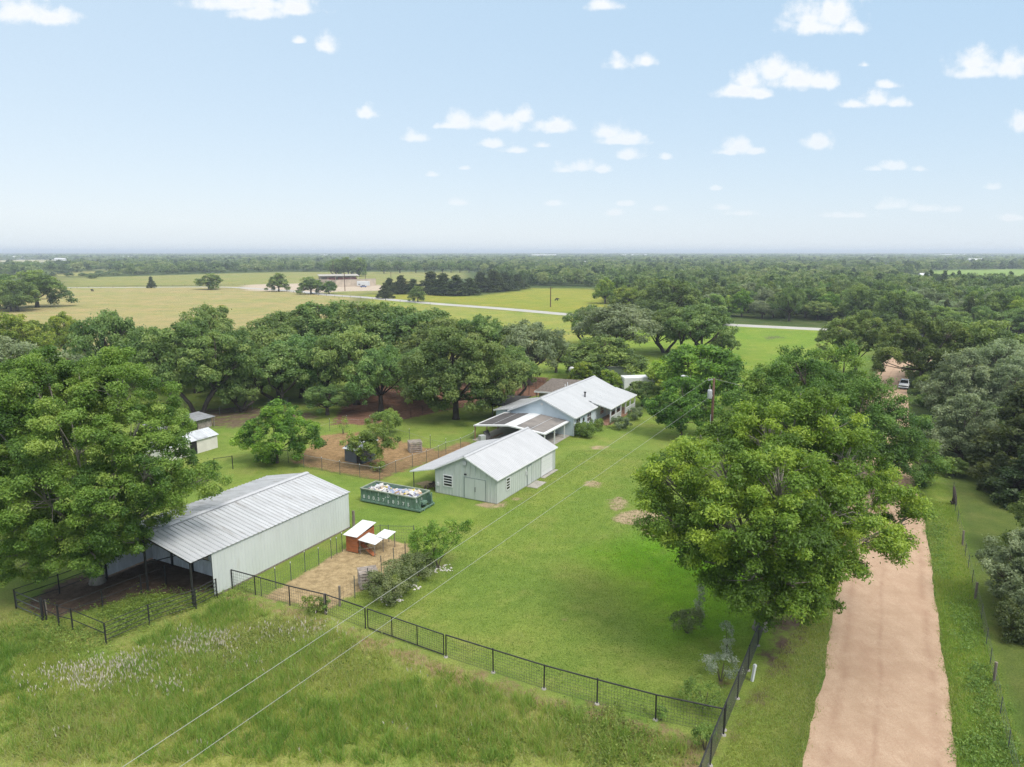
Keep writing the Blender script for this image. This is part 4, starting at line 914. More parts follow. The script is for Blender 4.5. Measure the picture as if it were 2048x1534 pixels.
for x in (.1, 4.6, 9.1, L - .2): MB().tube([(x, W + lw - .25, 0), (x, W + lw - .25, lz + .02)], .05, 8).build('post', M['tpost'], shop)
MB().bar((-.1, W + lw - .25, lz - .01), (L, W + lw - .25, lz - .01), .06, .12).build('beam', M['tpost'], shop)
MB().box(0.02, .02, 0, L - .02, W - .02, .058).build('slab', M['concrete'], shop)
MB().box(6.2, -1.35, 0, 8.6, -.09, .05).box(9.7, -.55, 0, 13.3, -.09, .06).build('door_slab', M['concrete'], shop)
rng = random.Random(4); fw_ = MB()
for i in range(70):
    x = rng.uniform(.3, 6.5); y = rng.uniform(W + .25, W + 1.9); a = rng.uniform(-.5, .5); l = rng.uniform(.3, .8); z = rng.uniform(.06, .5) * (1 - (y - W) / 2.6)
    fw_.bar((x - l * math.sin(a), y - l * math.cos(a) * .3, z), (x + l * math.sin(a), y + l * math.cos(a) * .3, z + rng.uniform(-.1, .15)), rng.uniform(.06, .16))
sx_, sy_ = math.cos(1.069), math.sin(1.069)
hp = fw_.build('scrap_heap', M['scrap']); hp.location = shop.location; hp.rotation_euler = shop.rotation_euler
tag(hp, 'brown heap of firewood and scrap under the workshop lean-to', 'firewood heap', kind='stuff')

# pale blue house
L, W, ez, rz = 20.07, 10.3, 2.7, 4.98
house = empty('house', (8.612, 94.562, 0), 1.084, 'long pale blue house with white metal roof and front porch', 'house')
rf = MB(); rf.ribs((-.1, -.12, ez - .04), (L + .2, -.12, ez - .04), (L + .2, W / 2, rz), (-.1, W / 2, rz), .34, .025, .04)
rf.ribs((L + .2, W + .12, ez - .04), (-.1, W + .12, ez - .04), (-.1, W / 2, rz), (L + .2, W / 2, rz), .34, .025, .04)
ro = rf.build('roof', M['house_roof'], house)
MB().slab([(-.12, W / 2 - .22, rz - .04), (L + .22, W / 2 - .22, rz - .04), (L + .22, W / 2, rz + .06), (-.12, W / 2, rz + .06)], .02).slab([(-.12, W / 2, rz + .06), (L + .22, W / 2, rz + .06), (L + .22, W / 2 + .22, rz - .04), (-.12, W / 2 + .22, rz - .04)], .02).build('ridge_cap', M['shop_roof'], ro)
MB().bar((-.14, -.12, ez - .1), (-.14, W / 2, rz - .08), .05, .2).bar((-.14, W + .12, ez - .1), (-.14, W / 2, rz - .08), .05, .2).bar((-.1, -.15, ez - .1), (8.3, -.15, ez - .1), .05, .14).build('fascia', M['white_trim'], ro)
MB().tube([(9.2, 2.3, 3.6), (9.2, 2.3, 4.35)], .11, 10).tube([(9.2, 2.3, 4.35), (9.2, 2.3, 4.5)], .19, 10).build('vent_pipe', M['dark'], ro)
for (x, y) in ((10.6, W / 2 + 1.0), (11.3, W / 2 + .9), (12.2, W / 2 + 1.3)): MB().tube([(x, y, 4.3), (x, y, 5.1)], .06, 8).build('vent_pipe', M['white'], ro)
hw_b = MB().box(.3, .3, 0, L - .2, W - .3, ez - .06); hw_b.add([(.3, .3, ez - .06), (.3, W - .3, ez - .06), (.3, W / 2, rz - .09), (.36, .3, ez - .06), (.36, W - .3, ez - .06), (.36, W / 2, rz - .09)], [(0, 2, 1), (3, 4, 5), (0, 3, 5, 2), (1, 2, 5, 4), (0, 1, 4, 3)])
hw_b.add([(L - .2, .3, ez - .06), (L - .2, W - .3, ez - .06), (L - .2, W / 2, rz - .09), (L - .26, .3, ez - .06), (L - .26, W - .3, ez - .06), (L - .26, W / 2, rz - .09)], [(0, 1, 2), (3, 5, 4), (0, 2, 5, 3), (1, 4, 5, 2), (0, 3, 4, 1)])
hw_b.build('wall', M['house_wall'], house)
MB().box(.24, .22, 0, .42, .30 - .003, ez - .1).build('corner_board', M['white_trim'], house)
MB().tube([(.27, W / 2, 4.05), (.22, W / 2, 4.05)], .22, 14).build('gable_vent', M['white_trim'], house)
win_y(house, 1.1, 2.5, 1.0, 2.15, .297, -1, 1, 1, .08); win_y(house, 5.2, 6.6, 1.0, 2.15, .297, -1, 1, 1, .08); win_y(house, 10.4, 11.8, 1.0, 2.15, .297, -1, 1, 1, .08); win_y(house, 14.6, 15.7, 1.0, 2.1, .297, -1, 1, 0, .08)
MB().box(12.8, .25, .35, 13.7, .297, 2.3).build('front_door', M['white_trim'], house)
st_ = MB(); st_.tube([(3.85, .26, 1.6), (3.85, .295, 1.6)], .38, 5).build('wall_star', M['dark'], house)
pz = MB(); pz.ribs((8.365, -2.15, 2.5), (L + .25, -2.15, 2.5), (L + .25, 1.35, 3.42), (8.365, 1.35, 3.42), .34, .025, .04); pr = pz.build('porch_roof', M['house_roof'], house)
MB().bar((8.34, -2.17, 2.43), (L + .25, -2.17, 2.43), .05, .16).bar((8.34, -2.15, 2.44), (8.34, .9, 3.22), .05, .16).build('fascia', M['white_trim'], pr)
MB().box(8.7, -2.0, 0, L, .295, .32).build('porch_deck', M['deck'], house)
MB().box(8.1, -1.7, 0, 8.68, -.3, .16).box(8.4, -1.7, .16, 8.69, -.3, .26).build('porch_step', M['brick'], house)
for x in (8.85, 11.1, 13.3, 15.5, 17.7, L - .15): MB().box(x - .08, -2.0, .32, x + .08, -1.84, 2.5).build('porch_post', M['white_trim'], house)
for x0, x1 in ((8.93, 11.02), (11.18, 13.22), (15.58, 17.62), (17.78, L - .23)):
    rl = MB().box(x0, -1.96, 1.15, x1, -1.88, 1.23).box(x0, -1.96, .45, x1, -1.88, .52)
    k = int((x1 - x0) / .16)
    for i in range(1, k): x = x0 + (x1 - x0) * i / k; rl.box(x - .025, -1.945, .515, x + .025, -1.895, 1.155)
    rl.build('porch_railing', M['white_trim'], house)
wg = MB(); wg.ribs((9.5, W + 3.0, 2.25), (.9, W + 3.0, 2.25), (.9, W - .2, 2.86), (9.5, W - .2, 2.86), .34, .025, .04); wr = wg.build('wing_roof', M['house_roof'], house)
MB().bar((.87, W + 3.02, 2.2), (.87, W - .2, 2.8), .05, .18).build('fascia', M['white_trim'], wr)
MB().box(1.2, W - .29, 0, 9.2, W + 2.7, 2.24).build('wing_wall', M['house_wall'], house)

# carport with two dark felt fields on a white roof
L, W, ez, rz = 9.95, 10.62, 2.06, 2.62
cp = empty('carport', (4.222, 88.061, 0), 1.092, 'low white edged carport with two dark roof fields between workshop and house', 'carport')
def cpz(y): return ez + (rz - ez) * (1 - abs(y - W / 2) / (W / 2))
MB().slab([(0, 0, ez), (L, 0, ez), (L, W / 2, rz), (0, W / 2, rz)], .16).slab([(0, W / 2, rz), (L, W / 2, rz), (L, W, ez), (0, W, ez)], .16).build('roof', M['white'], cp)
def cpatch(x0, x1, y0, y1, m):
    n = MB().slab([(x0, y0, cpz(y0) + .03), (x1, y0, cpz(y0) + .03), (x1, y1, cpz(y1) + .03), (x0, y1, cpz(y1) + .03)], .028)
    return n.build('felt_field', m, cp)
f1 = cpatch(.55, L - 1.6, .45, W / 2 - .9, M['carport_pale']); f2 = cpatch(.55, L - 2.0, W / 2 + .9, W - .45, M['carport_roof'])
MB().slab([(.55, 2.35, cpz(2.35) + .05), (L - 1.6, 2.35, cpz(2.35) + .05), (L - 1.6, 2.41, cpz(2.41) + .05), (.55, 2.41, cpz(2.41) + .05)], .018).build('seam', M['grey_metal'], f1)
MB().slab([(.55, 7.9, cpz(7.9) + .05), (L - 2.0, 7.9, cpz(7.9) + .05), (L - 2.0, 7.96, cpz(7.96) + .05), (.55, 7.96, cpz(7.96) + .05)], .018).build('seam', M['grey_metal'], f2)
gt = MB(); pr_ = random.Random(9); pv_ = None
for i in range(26):
    y = .3 + (W - .6) * i / 25; p_ = (L - .28 + pr_.uniform(-.12, .12), y, cpz(y) + .05)
    if pv_: gt.bar(pv_, p_, .16, .09)
    pv_ = p_
gt.build('roof_flashing', M['dark'], cp)
for (x, y, m) in ((.2, W - .15, 'brick'), (3.4, W - .15, 'brick'), (6.6, W - .15, 'brick'), (.2, .15, 'white_trim'), (3.3, .15, 'white_trim'), (6.6, .15, 'white_trim')):
    MB().box(x - .06, y - .06, 0, x + .06, y + .06, cpz(y) - .155).build('post', M['deck' if m == 'brick' else m], cp)
MB().box(-.2, -.1, 0, L + .25, W + .1, .05).build('slab', M['concrete'], cp)
# kerb bed and things under the carport
bd = MB(); p0 = Vector((*G(912, 903), 0)); p1 = Vector((*G(965, 884), 0)); p2 = Vector((*G(1005, 868), 0)); p3 = Vector((*G(935, 908), 0))
bd.bar(p0 + Vector((0, 0, .08)), p1 + Vector((0, 0, .08)), .28, .18).bar(p1 + Vector((0, 0, .08)), p2 + Vector((0, 0, .08)), .28, .18).bar(p0 + Vector((0, 0, .08)), p3 + Vector((0, 0, .08)), .28, .18)
tag(bd.build('garden_edging', M['brick']), 'low pink brick edging along the carport bed', 'edging')
x, y = G(968, 884); gr_ = empty('grill', (x, y, 0), .6, 'grey barbecue with a black tilted lid beside the left carport post', 'barbecue')
MB().box(-.7, -.35, .25, .1, .35, 1.0).build('fire_box', M['grey_metal'], gr_, bevel=.03); MB().slab([(.15, -.4, .35), (.95, -.4, .5), (.95, .4, 1.5), (.15, .4, 1.35)], .12).build('lid', M['dark'], gr_, bevel=.03)
for (a, b_) in ((-.6, -.3), (-.6, .3), (0, -.3), (0, .3)): MB().box(a - .03, b_ - .03, 0, a + .03, b_ + .03, .25).build('leg', M['dark'], gr_)

# shelters behind the house
x0, y0 = G(983, 809, 2.3); x1, y1 = G(1012, 811, 2.3); x2, y2 = G(1062, 792, 2.3); x3, y3 = G(1007, 790, 2.3)
bc = empty('shade_canopy', ((x0 + x2) / 2, (y0 + y2) / 2, 0), 0, 'flat black roofed shelter on posts behind the carport', 'shelter')
ox, oy = bc.location[0], bc.location[1]; q = [(x0 - ox, y0 - oy, 2.3), (x1 - ox, y1 - oy, 2.3), (x2 - ox, y2 - oy, 2.3), (x3 - ox, y3 - oy, 2.3)]
MB().slab(q, .14).build('roof', M['black_roof'], bc)
for (a, b_) in ((0, 1), (1, 2), (2, 3), (3, 0), (0, 0), (1, 1)):
    px_, py_ = [(q[a][k] + q[b_][k]) / 2 * .95 for k in (0, 1)]; MB().box(px_ - .06, py_ - .06, 0, px_ + .06, py_ + .06, 2.17).build('post', M['black_pipe'], bc)
ax, ay = G(1072, 782, 2.4); bx, by = G(1150, 787, 2.4); ob = empty('outbuilding', (ax, ay, 0), math.atan2(by - ay, bx - ax), 'brown shingled outbuilding half hidden behind the house roof', 'outbuilding')
ol = math.hypot(bx - ax, by - ay) + 2.0; od = 7.5
MB().add([(-.2, -.2, 2.4), (ol, -.2, 2.4), (ol, od, 2.4), (-.2, od, 2.4), (1.6, od / 2, 4.0), (ol - 2, od / 2, 4.0)], [(0, 1, 5, 4), (1, 2, 5), (2, 3, 4, 5), (3, 0, 4), (3, 2, 1, 0)]).build('roof', M['shingle'], ob)
MB().box(-.25, -.26, 2.18, ol, -.203, 2.42).box(-.26, -.2, 2.18, -.203, od, 2.42).build('fascia', M['white_trim'], ob)
MB().box(.3, .8, 0, ol - .4, od - .4, 2.38).build('wall', M['tan'], ob)
for xx in (.1, 2.6, 5.0): MB().box(xx, -.1, 0, xx + .12, .02, 2.38).build('post', M['post_wood'], ob)
dx_, dy_ = G(1143, 790); sdsh = empty('satellite_dish', (dx_ + .5, dy_ + 6.0, 0), 0, 'white satellite dish above the house ridge by the outbuilding', 'satellite dish')
MB().tube([(0, 0, 0), (0, 0, 3.4)], .06, 8).build('pole', M['grey_metal'], sdsh)
bw = MB(); bw.tube([(0, -.02, 3.5), (0, -.10, 3.53), (0, -.18, 3.56)], [.12, .45, .62], 16); bw.build('dish', M['white'], sdsh, True)

def gable_shed(name, label, corner, ang, Ls, Ws, e_, r_, wallm, roofm, cat='shed', group=None, door=None, patch=None):
    s_ = empty(name, (corner[0], corner[1], 0), ang, label, cat, group)
    rr = MB(); rr.ribs((-.15, -.2, e_), (Ls + .15, -.2, e_), (Ls + .15, Ws / 2, r_), (-.15, Ws / 2, r_), .4, .025, .04).ribs((Ls + .15, Ws + .2, e_), (-.15, Ws + .2, e_), (-.15, Ws / 2, r_), (Ls + .15, Ws / 2, r_), .4, .025, .04)
    ro_ = rr.build('roof', roofm, s_)
    wm = MB().box(0, 0, 0, Ls, Ws, e_ - .02); wm.add([(0, 0, e_ - .02), (0, Ws, e_ - .02), (0, Ws / 2, r_ - .05), (.05, 0, e_ - .02), (.05, Ws, e_ - .02), (.05, Ws / 2, r_ - .05)], [(0, 2, 1), (3, 4, 5), (0, 3, 5, 2), (1, 2, 5, 4)])
    wm.add([(Ls - .05, 0, e_ - .02), (Ls - .05, Ws, e_ - .02), (Ls - .05, Ws / 2, r_ - .05), (Ls, 0, e_ - .02), (Ls, Ws, e_ - .02), (Ls, Ws / 2, r_ - .05)], [(0, 2, 1), (3, 4, 5), (0, 3, 5, 2), (1, 2, 5, 4)])
    wm.build('wall', wallm, s_)
    return s_, ro_
pa = G(399, 906); pb = G(436, 895); an = math.atan2(pb[1] - pa[1], pb[0] - pa[0]); ll = math.hypot(pb[0] - pa[0], pb[1] - pa[1])
ca, sa = math.cos(an), math.sin(an); ext_ = 5.5
sh, shr = gable_shed('shed', 'small cream shed with a metal roof beside the tallest dense tree', (pa[0] - ca * ext_, pa[1] - sa * ext_), an, ll + ext_, 3.4, 1.75, 2.5, M['cream'], M['tin'])
MB().box(ext_ - 1.3, -.03, .05, ext_ - .3, -.003, 1.65).build('door', M['dark'], sh)
sl = .75 / 1.9
MB().slab([(ext_ - .2, -.1, 1.75 + .06 + .04), (ext_ + 1.4, -.1, 1.75 + .06 + .04), (ext_ + 1.4, 1.55, 1.85 + 1.65 * sl), (ext_ - .2, 1.55, 1.85 + 1.65 * sl)], .02).build('roof_patch', M['grey_metal'], shr)
pa = G(429, 852); lt = empty('open_shed', (pa[0], pa[1], 0), an, 'grey lean-to roof standing behind the small cream shed', 'lean-to')
MB().ribs((-9, -.2, 1.45), (.2, -.2, 1.45), (.2, 3.4, 1.8), (-9, 3.4, 1.8), .4, .025, .04).build('roof', M['old_tin'], lt)
for xx, yy in ((-.05, 0), (-4.5, 0), (-.05, 3.2), (-8.8, 0)): MB().box(xx - .06, yy - .06, 0, xx + .06, yy + .06, 1.44).build('post', M['post_wood'], lt)
MB().box(-8.8, 3.1, 0, -.1, 3.2, 1.6).build('back_wall', M['pallet'], lt)
MB().box(-2.6, .3, .0, -.2, .4, 1.3).build('board_panel', M['pallet'], lt)

# slate blue shelter, white tank and pallet crates in the pens
pa = G(690, 922); pb = G(720, 928); an = math.atan2(pb[1] - pa[1], pb[0] - pa[0])
hs = empty('animal_shelter', (pa[0], pa[1], 0), an, 'slate blue animal shelter with a pale tin roof behind the young pen tree', 'shelter')
MB().box(0, 0, 0, 1.9, .08, 1.5).box(0, .08, 0, .08, 2.6, 1.9).box(2.6, .08, 0, 2.68, 2.6, 1.6).box(0, 2.6, 0, 2.68, 2.68, 2.2).build('wall', M['slate_blue'], hs)
MB().ribs((-.2, -.2, 1.62), (2.9, -.2, 1.62), (2.9, 2.9, 2.4), (-.2, 2.9, 2.4), .4, .025, .04).build('roof', M['tin'], hs)
MB().box(1.95, -.02, .05, 2.6, .05, 1.3).build('door', M['dark'], hs)
x, y = G(738, 905); tk = empty('water_tank', (x, y, 0), .4, 'white rounded tank glimpsed through the young pen tree', 'tank')
MB().tube([(-1.0, 0, 1.1), (-.9, 0, 1.1), (.9, 0, 1.1), (1.0, 0, 1.1)], [.45, .7, .7, .45], 16).build('drum', M['white'], tk, True); MB().box(-.8, -.5, 0, -.6, .5, .55).box(.6, -.5, 0, .8, .5, .55).build('cradle', M['post_wood'], tk)
def pallet_crate(name, label, x, y, rz_, s=1.25, h=1.25):
    e = empty(name, (x, y, 0), rz_, label, 'pallet crate')
    for side in range(4):
        p = MB(); a = side * math.pi / 2; c_, s_ = math.cos(a), math.sin(a)
        def T(u, v, z): return (c_ * u - s_ * v, s_ * u + c_ * v, z)
        for k in range(5):
            z = .12 + k * (h - .2) / 4; p.bar(T(-s / 2, -s / 2, z), T(s / 2, -s / 2, z), .03, .13)
        for u in (-s / 2 + .06, 0, s / 2 - .06): p.bar(T(u, -s / 2 + .07, .02), T(u, -s / 2 + .07, h), .09, .1)
        p.build('side_pallet', M['pallet'], e)
    t_ = MB()
    for k in range(6): v = -s / 2 + .1 + k * (s - .2) / 5; t_.bar((-s / 2 - .05, v, h + .06), (s / 2 + .05, v, h + .06), .13, .03)
    for u in (-s / 2 + .06, 0, s / 2 - .06): t_.bar((u, -s / 2, h + .0), (u, s / 2, h + .0), .09, .09)
    t_.build('top_pallet', M['pallet'], e); return e
x, y = G(728, 1178); pallet_crate('pallet_crate', 'weathered grey pallet crate in the straw chicken yard', x + .2, y + .6, .35, 1.35, 1.2)
x, y = G(830, 902); pallet_crate('pallet_crate', 'pinkish pallet crate in the brown chain link pen', x, y, .3, 1.6, 1.25)

# chicken coop: cedar box on legs with ramp and white tin run roof
pa = G(693, 1103); pb = G(716, 1108); an = math.atan2(pb[1] - pa[1], pb[0] - pa[0])
co = empty('chicken_coop', (pa[0], pa[1], 0), an, 'orange cedar chicken coop with white tin roofs and a ramp', 'chicken coop')
W_ = math.hypot(pb[0] - pa[0], pb[1] - pa[1]); D_ = 2.3
bx_ = MB()
for k in range(6): bx_.box(0, 0, .08 + k * .24, W_, .05, .08 + k * .24 + .225)
for k in range(4): bx_.box(W_ - .05, .06, .6 + k * .24, W_, D_, .6 + k * .24 + .225); bx_.box(0, .06, .6 + k * .24, .05, D_, .6 + k * .24 + .225)
bx_.box(0, D_, .08, W_, D_ + .05, 1.7).build('cedar_box', M['cedar_board'], co)
MB().box(.05, .05, .55, W_ - .05, D_, .6).box(.04, .06, .06, .1, .12, 1.5).box(W_ - .1, D_ - .1, .0, W_ - .04, D_ - .04, 1.6).build('floor', M['orange_board'], co)
MB().ribs((-.15, -.2, 1.56), (W_ + .1, -.2, 1.56), (W_ + .1, D_ + .25, 1.92), (-.15, D_ + .25, 1.92), .25, .015, .03).build('roof', M['white'], co)
MB().ribs((W_ + .12, -.1, 1.32), (W_ + 1.75, .05, 1.12), (W_ + 1.75, 1.4, 1.2), (W_ + .12, 1.4, 1.42), .25, .015, .03).ribs((W_ + .9, 1.2, 1.32), (W_ + 2.1, 1.2, 1.26), (W_ + 2.1, 2.6, 1.4), (W_ + .9, 2.6, 1.42), .25, .015, .03).build('run_roof', M['white'], co)
rp = MB(); rp.slab([(W_ + .02, .35, .72), (W_ + 1.5, .1, .05), (W_ + 1.5, .5, .05), (W_ + .02, .75, .72)], .04).build('ramp', M['cedar_board'], co)
for (xx, yy, hh) in ((W_ + 1.65, .1, 1.12), (W_ + 1.65, 1.3, 1.18), (W_ + 2.0, 2.5, 1.36), (W_ + .2, .05, 1.3)): MB().box(xx - .03, yy - .03, 0, xx + .03, yy + .03, hh).build('run_post', M['post_wood'], co)
MB().bar((W_ + .05, .02, .35), (W_ + 1.65, .1, .9), .05).build('brace', M['post_wood'], co)

# ---------------------------------------------------------------- fences
def fence(name, label, pts, h, pr, post_m, rails=(), rail_r=.03, rail_m=None, mesh=None, mesh_m=None, cat='fence', posts=True, cap=None, group=None, foot=False, post_kind=None):
    x0, y0 = pts[0]; e = empty(name, (x0, y0, 0), 0, label, cat, group); P = [(p[0] - x0, p[1] - y0) for p in pts]
    if posts:
        for i, (x, y) in enumerate(P):
            hh = h * random.uniform(.97, 1.04); r = pr; m = post_m
            if post_kind: hh, r, m = post_kind(i, hh, pr, post_m)
            o = MB().tube([(x, y, -.1), (x + random.uniform(-.02, .02), y, hh)], r, 8).build('post', M[m], e)
            if cap: MB().tube([(x, y, hh), (x, y, hh + .1)], r * 1.15, 6).build('cap', M[cap], o)
            if foot: MB().tube([(x, y, 0.0), (x, y, .06)], [.15, .12], 9).build('footing', M['concrete'], o)
    for z in rails:
        b_ = MB()
        for i in range(len(P) - 1): b_.tube([(*P[i], z), (*P[i + 1], z)], rail_r, 6)
        b_.build('rail', M[rail_m or post_m], e)
    if mesh:
        step, z0, z1, w = mesh; b_ = MB()
        for i in range(len(P) - 1):
            a, c = Vector((*P[i], 0)), Vector((*P[i + 1], 0)); Ln = (c - a).length; k = max(2, int(Ln / step))
            for j in range(1, k): p = a.lerp(c, j / k); b_.bar((p.x, p.y, z0), (p.x, p.y, z1), w)
            m_ = max(2, int((z1 - z0) / (step * 1.15)))
            for j in range(m_ + 1): z = z0 + (z1 - z0) * j / m_; b_.bar((a.x, a.y, z), (c.x, c.y, z), w)
        b_.build('wire_mesh', M[mesh_m or 'wire'], e)
    return e
def pp(*l): return [G(*p) for p in l]
HF = 1.55
fence('pipe_fence', 'black pipe and wire fence in front of the chicken yard, from barn to gate', pp((465, 1177), (511, 1190), (580, 1211), (653, 1229), (731, 1257)), HF, .045, 'black_pipe', (HF - .03,), .04, None, (.2, .08, HF - .08, .009))
fence('pipe_fence', 'black pipe and wire mesh fence right of the wide gate, along the meadow', pp((892, 1314), (986.5, 1345), (1088, 1378), (1194, 1408), (1311, 1440), (1447, 1470)), HF, .045, 'black_pipe', (HF - .03,), .04, None, (.16, .05, HF - .08, .009), foot=True)
fence('pipe_fence', 'tall black pipe fence running along the left verge of the dirt road', pp((1370, 1660), (1398, 1590), (1420, 1531), (1448.5, 1460), (1474.6, 1397), (1496, 1341), (1515.6, 1291), (1531.7, 1248), (1546, 1210), (1560, 1172), (1585, 1110), (1608, 1060), (1628, 1015), (1645, 975)), HF + .1, .045, 'black_pipe', (HF + .06,), .042, None, (.12, .05, HF, .010), foot=True)
# wide mesh gate
ga, gb = G(735, 1258), G(889, 1313); gx, gy = gb[0] - ga[0], gb[1] - ga[1]; gl = math.hypot(gx, gy)
gt = empty('gate', (ga[0], ga[1], 0), math.atan2(gy, gx), 'wide black pipe gate with wire mesh panels in the meadow fence', 'gate')
b_ = MB(); z0_, z1_ = .12, HF - .06
b_.tube([(.05, 0, z1_), (gl - .05, 0, z1_)], .04, 8).tube([(.05, 0, z0_), (gl - .05, 0, z0_)], .04, 8)
for k in range(4): x = .05 + (gl - .1) * k / 3; b_.tube([(x, 0, z0_), (x, 0, z1_)], .038, 8)
b_.build('gate_frame', M['black_pipe'], gt)
b_ = MB()
for k in range(1, int(gl / .14)): x = .05 + (gl - .1) * k / int(gl / .14); b_.bar((x, 0, z0_), (x, 0, z1_), .009)
for k in range(1, 9): z = z0_ + (z1_ - z0_) * k / 9; b_.bar((.05, 0, z), (gl - .05, 0, z), .009)
b_.build('wire_mesh', M['wire'], gt)
# pipe pen round the barn front
BF = 1.5; RLS = (.3, .6, .9, 1.2, 1.47)
bp_ = (barn.location[0], barn.location[1]); cb, sb = math.cos(1.089), math.sin(1.089)
def bl(x, y): return (bp_[0] + cb * x - sb * y, bp_[1] + sb * x + cb * y)
fence('pipe_fence', 'near side of the black five rail pipe pen, ending at the barn wall', [G(212.6, 1288), G(299, 1250), bl(-fo, -.3), bl(.0, -.25)], BF, .05, 'black_pipe', RLS, .026)
fence('pipe_fence', 'left end of the black pipe pen beside the pen gate', pp((93, 1240), (118.6, 1252), (146, 1259), (212.6, 1288)), BF, .05, 'black_pipe', (.75, 1.47), .03)
fence('pipe_fence', 'back side of the black pipe pen running behind the tallest dense tree', [G(32.5, 1217), G(119.5, 1187), G(215, 1150), bl(-fo - .1, 10.3)], BF, .05, 'black_pipe', (.4, .95, 1.47), .03)
fence('pipe_fence', 'inner divider of the black pipe pen crossing the brown dirt', [G(118.6, 1250), G(206, 1216), G(283, 1186), bl(-.3, 5.0)], BF, .05, 'black_pipe', (.75, 1.4), .03)
ga, gb = G(34, 1217), G(86, 1240); gx, gy = gb[0] - ga[0], gb[1] - ga[1]; gl = math.hypot(gx, gy)
gt = empty('gate', (ga[0], ga[1], 0), math.atan2(gy, gx), 'grey three bar gate at the far left of the pipe pen', 'gate')
b_ = MB(); 
for z in (.2, .75, 1.3): b_.tube([(.05, 0, z), (gl - .1, 0, z)], .035, 8)
for x in (.05, gl - .1): b_.tube([(x, 0, .2), (x, 0, 1.3)], .035, 8)
b_.build('gate_frame', M['tpost'], gt); MB().tube([(gl, 0, -.1), (gl, 0, 1.65)], .09, 10).build('post', M['black_pipe'], gt)
x, y = G(93.5, 1236); e = empty('wood_post', (x, y, 0), 0, 'pale weathered wooden post beside the grey pen gate', 'post'); MB().tube([(0, 0, -.1), (.02, 0, .7), (0, .02, 1.35)], [.07, .065, .06], 8).build('shaft', M['pale_bark'], e)
# chicken yard wire
def tk_(i, hh, r, m): return (hh * (1.0 if i % 2 else .88), r, m)
fence('wire_fence', 'wire fence on dark steel posts along the barn side of the chicken yard', pp((523, 1192), (552, 1177), (582.6, 1161), (610.5, 1144), (638, 1130), (663, 1117), (674, 1109), (685, 1103)), 1.65, .03, 'tpost', (), mesh=(.24, .1, 1.4, .007), mesh_m='wire', cap='white', post_kind=tk_)
def vk_(i, hh, r, m): return (1.55, .08, 'post_wood') if i < 2 else (hh, r, m)
fence('wire_fence', 'leaning wire fence on mixed posts between the chicken yard and the lawn', pp((651, 1228), (680, 1212), (710, 1196), (737, 1177), (763, 1151), (788, 1134), (811, 1122), (835, 1106)), 1.7, .035, 'tpost', (), mesh=(.3, .15, 1.3, .007), mesh_m='wire', post_kind=vk_)
fence('wire_fence', 'wire fence closing the chicken yard behind the coop', pp((835, 1106), (828, 1085), (778, 1084), (761, 1083), (700, 1096)), 1.6, .03, 'tpost', (1.5,), .014, mesh=(.22, .1, 1.45, .007), mesh_m='wire')
x, y = G(708, 1058); e = empty('wood_post', (x, y, 0), 0, 'thick dark wooden post at the far corner of the barn', 'post'); MB().tube([(0, 0, -.1), (0, 0, 1.75)], [.14, .12], 10).build('shaft', M['post_wood'], e)
# chain link pen
fence('chain_link_fence', 'chain link fence of the brown pen facing the barn', pp((520, 916), (577, 926), (608, 935), (644, 941), (680, 949), (720, 955), (759.6, 962)), 1.55, .032, 'tpost', (1.5,), .022, 'galv_wire', (.14, .05, 1.5, .008), 'tpost', cap='white')
fence('chain_link_fence', 'chain link fence of the brown pen running toward the workshop lean-to', pp((759.6, 962), (792, 947), (825, 935), (853, 926), (877, 916), (892, 908), (921, 900), (948, 886)), 1.55, .032, 'tpost', (1.5,), .022, 'galv_wire', (.14, .05, 1.5, .008), 'tpost', cap='white')
fence('wire_fence', 'white capped steel post fence between the brown pen and the back yard', pp((632, 872), (660, 862), (694, 855), (740, 856), (780, 872), (819, 883), (861, 897), (892, 903)), 1.7, .03, 'tpost', (1.2,), .012, 'galv_wire', (.3, .1, 1.2, .008), 'wire', cap='white')
fence('wire_fence', 'dark wire fence dividing the red dirt pen from the mown back yard', pp((800, 842), (822, 835), (845, 829), (868, 822), (890, 816), (915, 811)), 1.5, .035, 'black_pipe', (.15, 1.4), .02, 'black_pipe', (.25, .1, 1.4, .009), 'wire')
fence('wire_fence', 'tall dark post fence in front of the red dirt behind the shade canopy', pp((1010, 798), (1024, 796), (1036, 794), (1046, 793), (1058, 791), (1072, 790)), 2.6, .045, 'black_pipe', (1.2, 2.3), .02, 'black_pipe')
fence('wire_fence', 'thin wire fence under the oaks behind the cream shed', pp((440, 832), (470, 826), (505, 820), (540, 816), (575, 812), (610, 808)), 1.5, .035, 'tpost', (.5, 1.0, 1.4), .012, 'tpost')
fence('rail_fence', 'short black rail fence on the grass between shed and barn', pp((430, 943), (466, 938)), 1.6, .05, 'black_pipe', (1.55,), .03)
def rk_(i, hh, r, m): return (1.35, .085, 'post_wood') if i % 4 == 3 else (hh, r, m)
fence('wire_fence', 'sagging wire fence on steel and wooden posts along the right verge', pp((1906, 985), (1910, 1024), (1915, 1044), (1924.5, 1091), (1930, 1113), (1936, 1137), (1944, 1167), (1950, 1199), (1962, 1240), (1972, 1290), (1980, 1330), (1987, 1366), (2000, 1430), (2016, 1500), (2035, 1580)), 1.15, .025, 'tpost', (.3, .6, .9, 1.1), .007, 'wire', post_kind=rk_)
x, y = G(1907, 1010); e = empty('stump', (x, y, 0), 0, 'dark broken tree stump on the right wire fence line', 'stump'); MB().tube([(0, 0, -.1), (.05, 0, .8), (-.1, .1, 1.9)], [.3, .2, .1], 9).tube([(0, 0, .1), (-.5, -.2, .5)], [.14, .05], 7).build('shaft', M['dark_bark'], e, True)
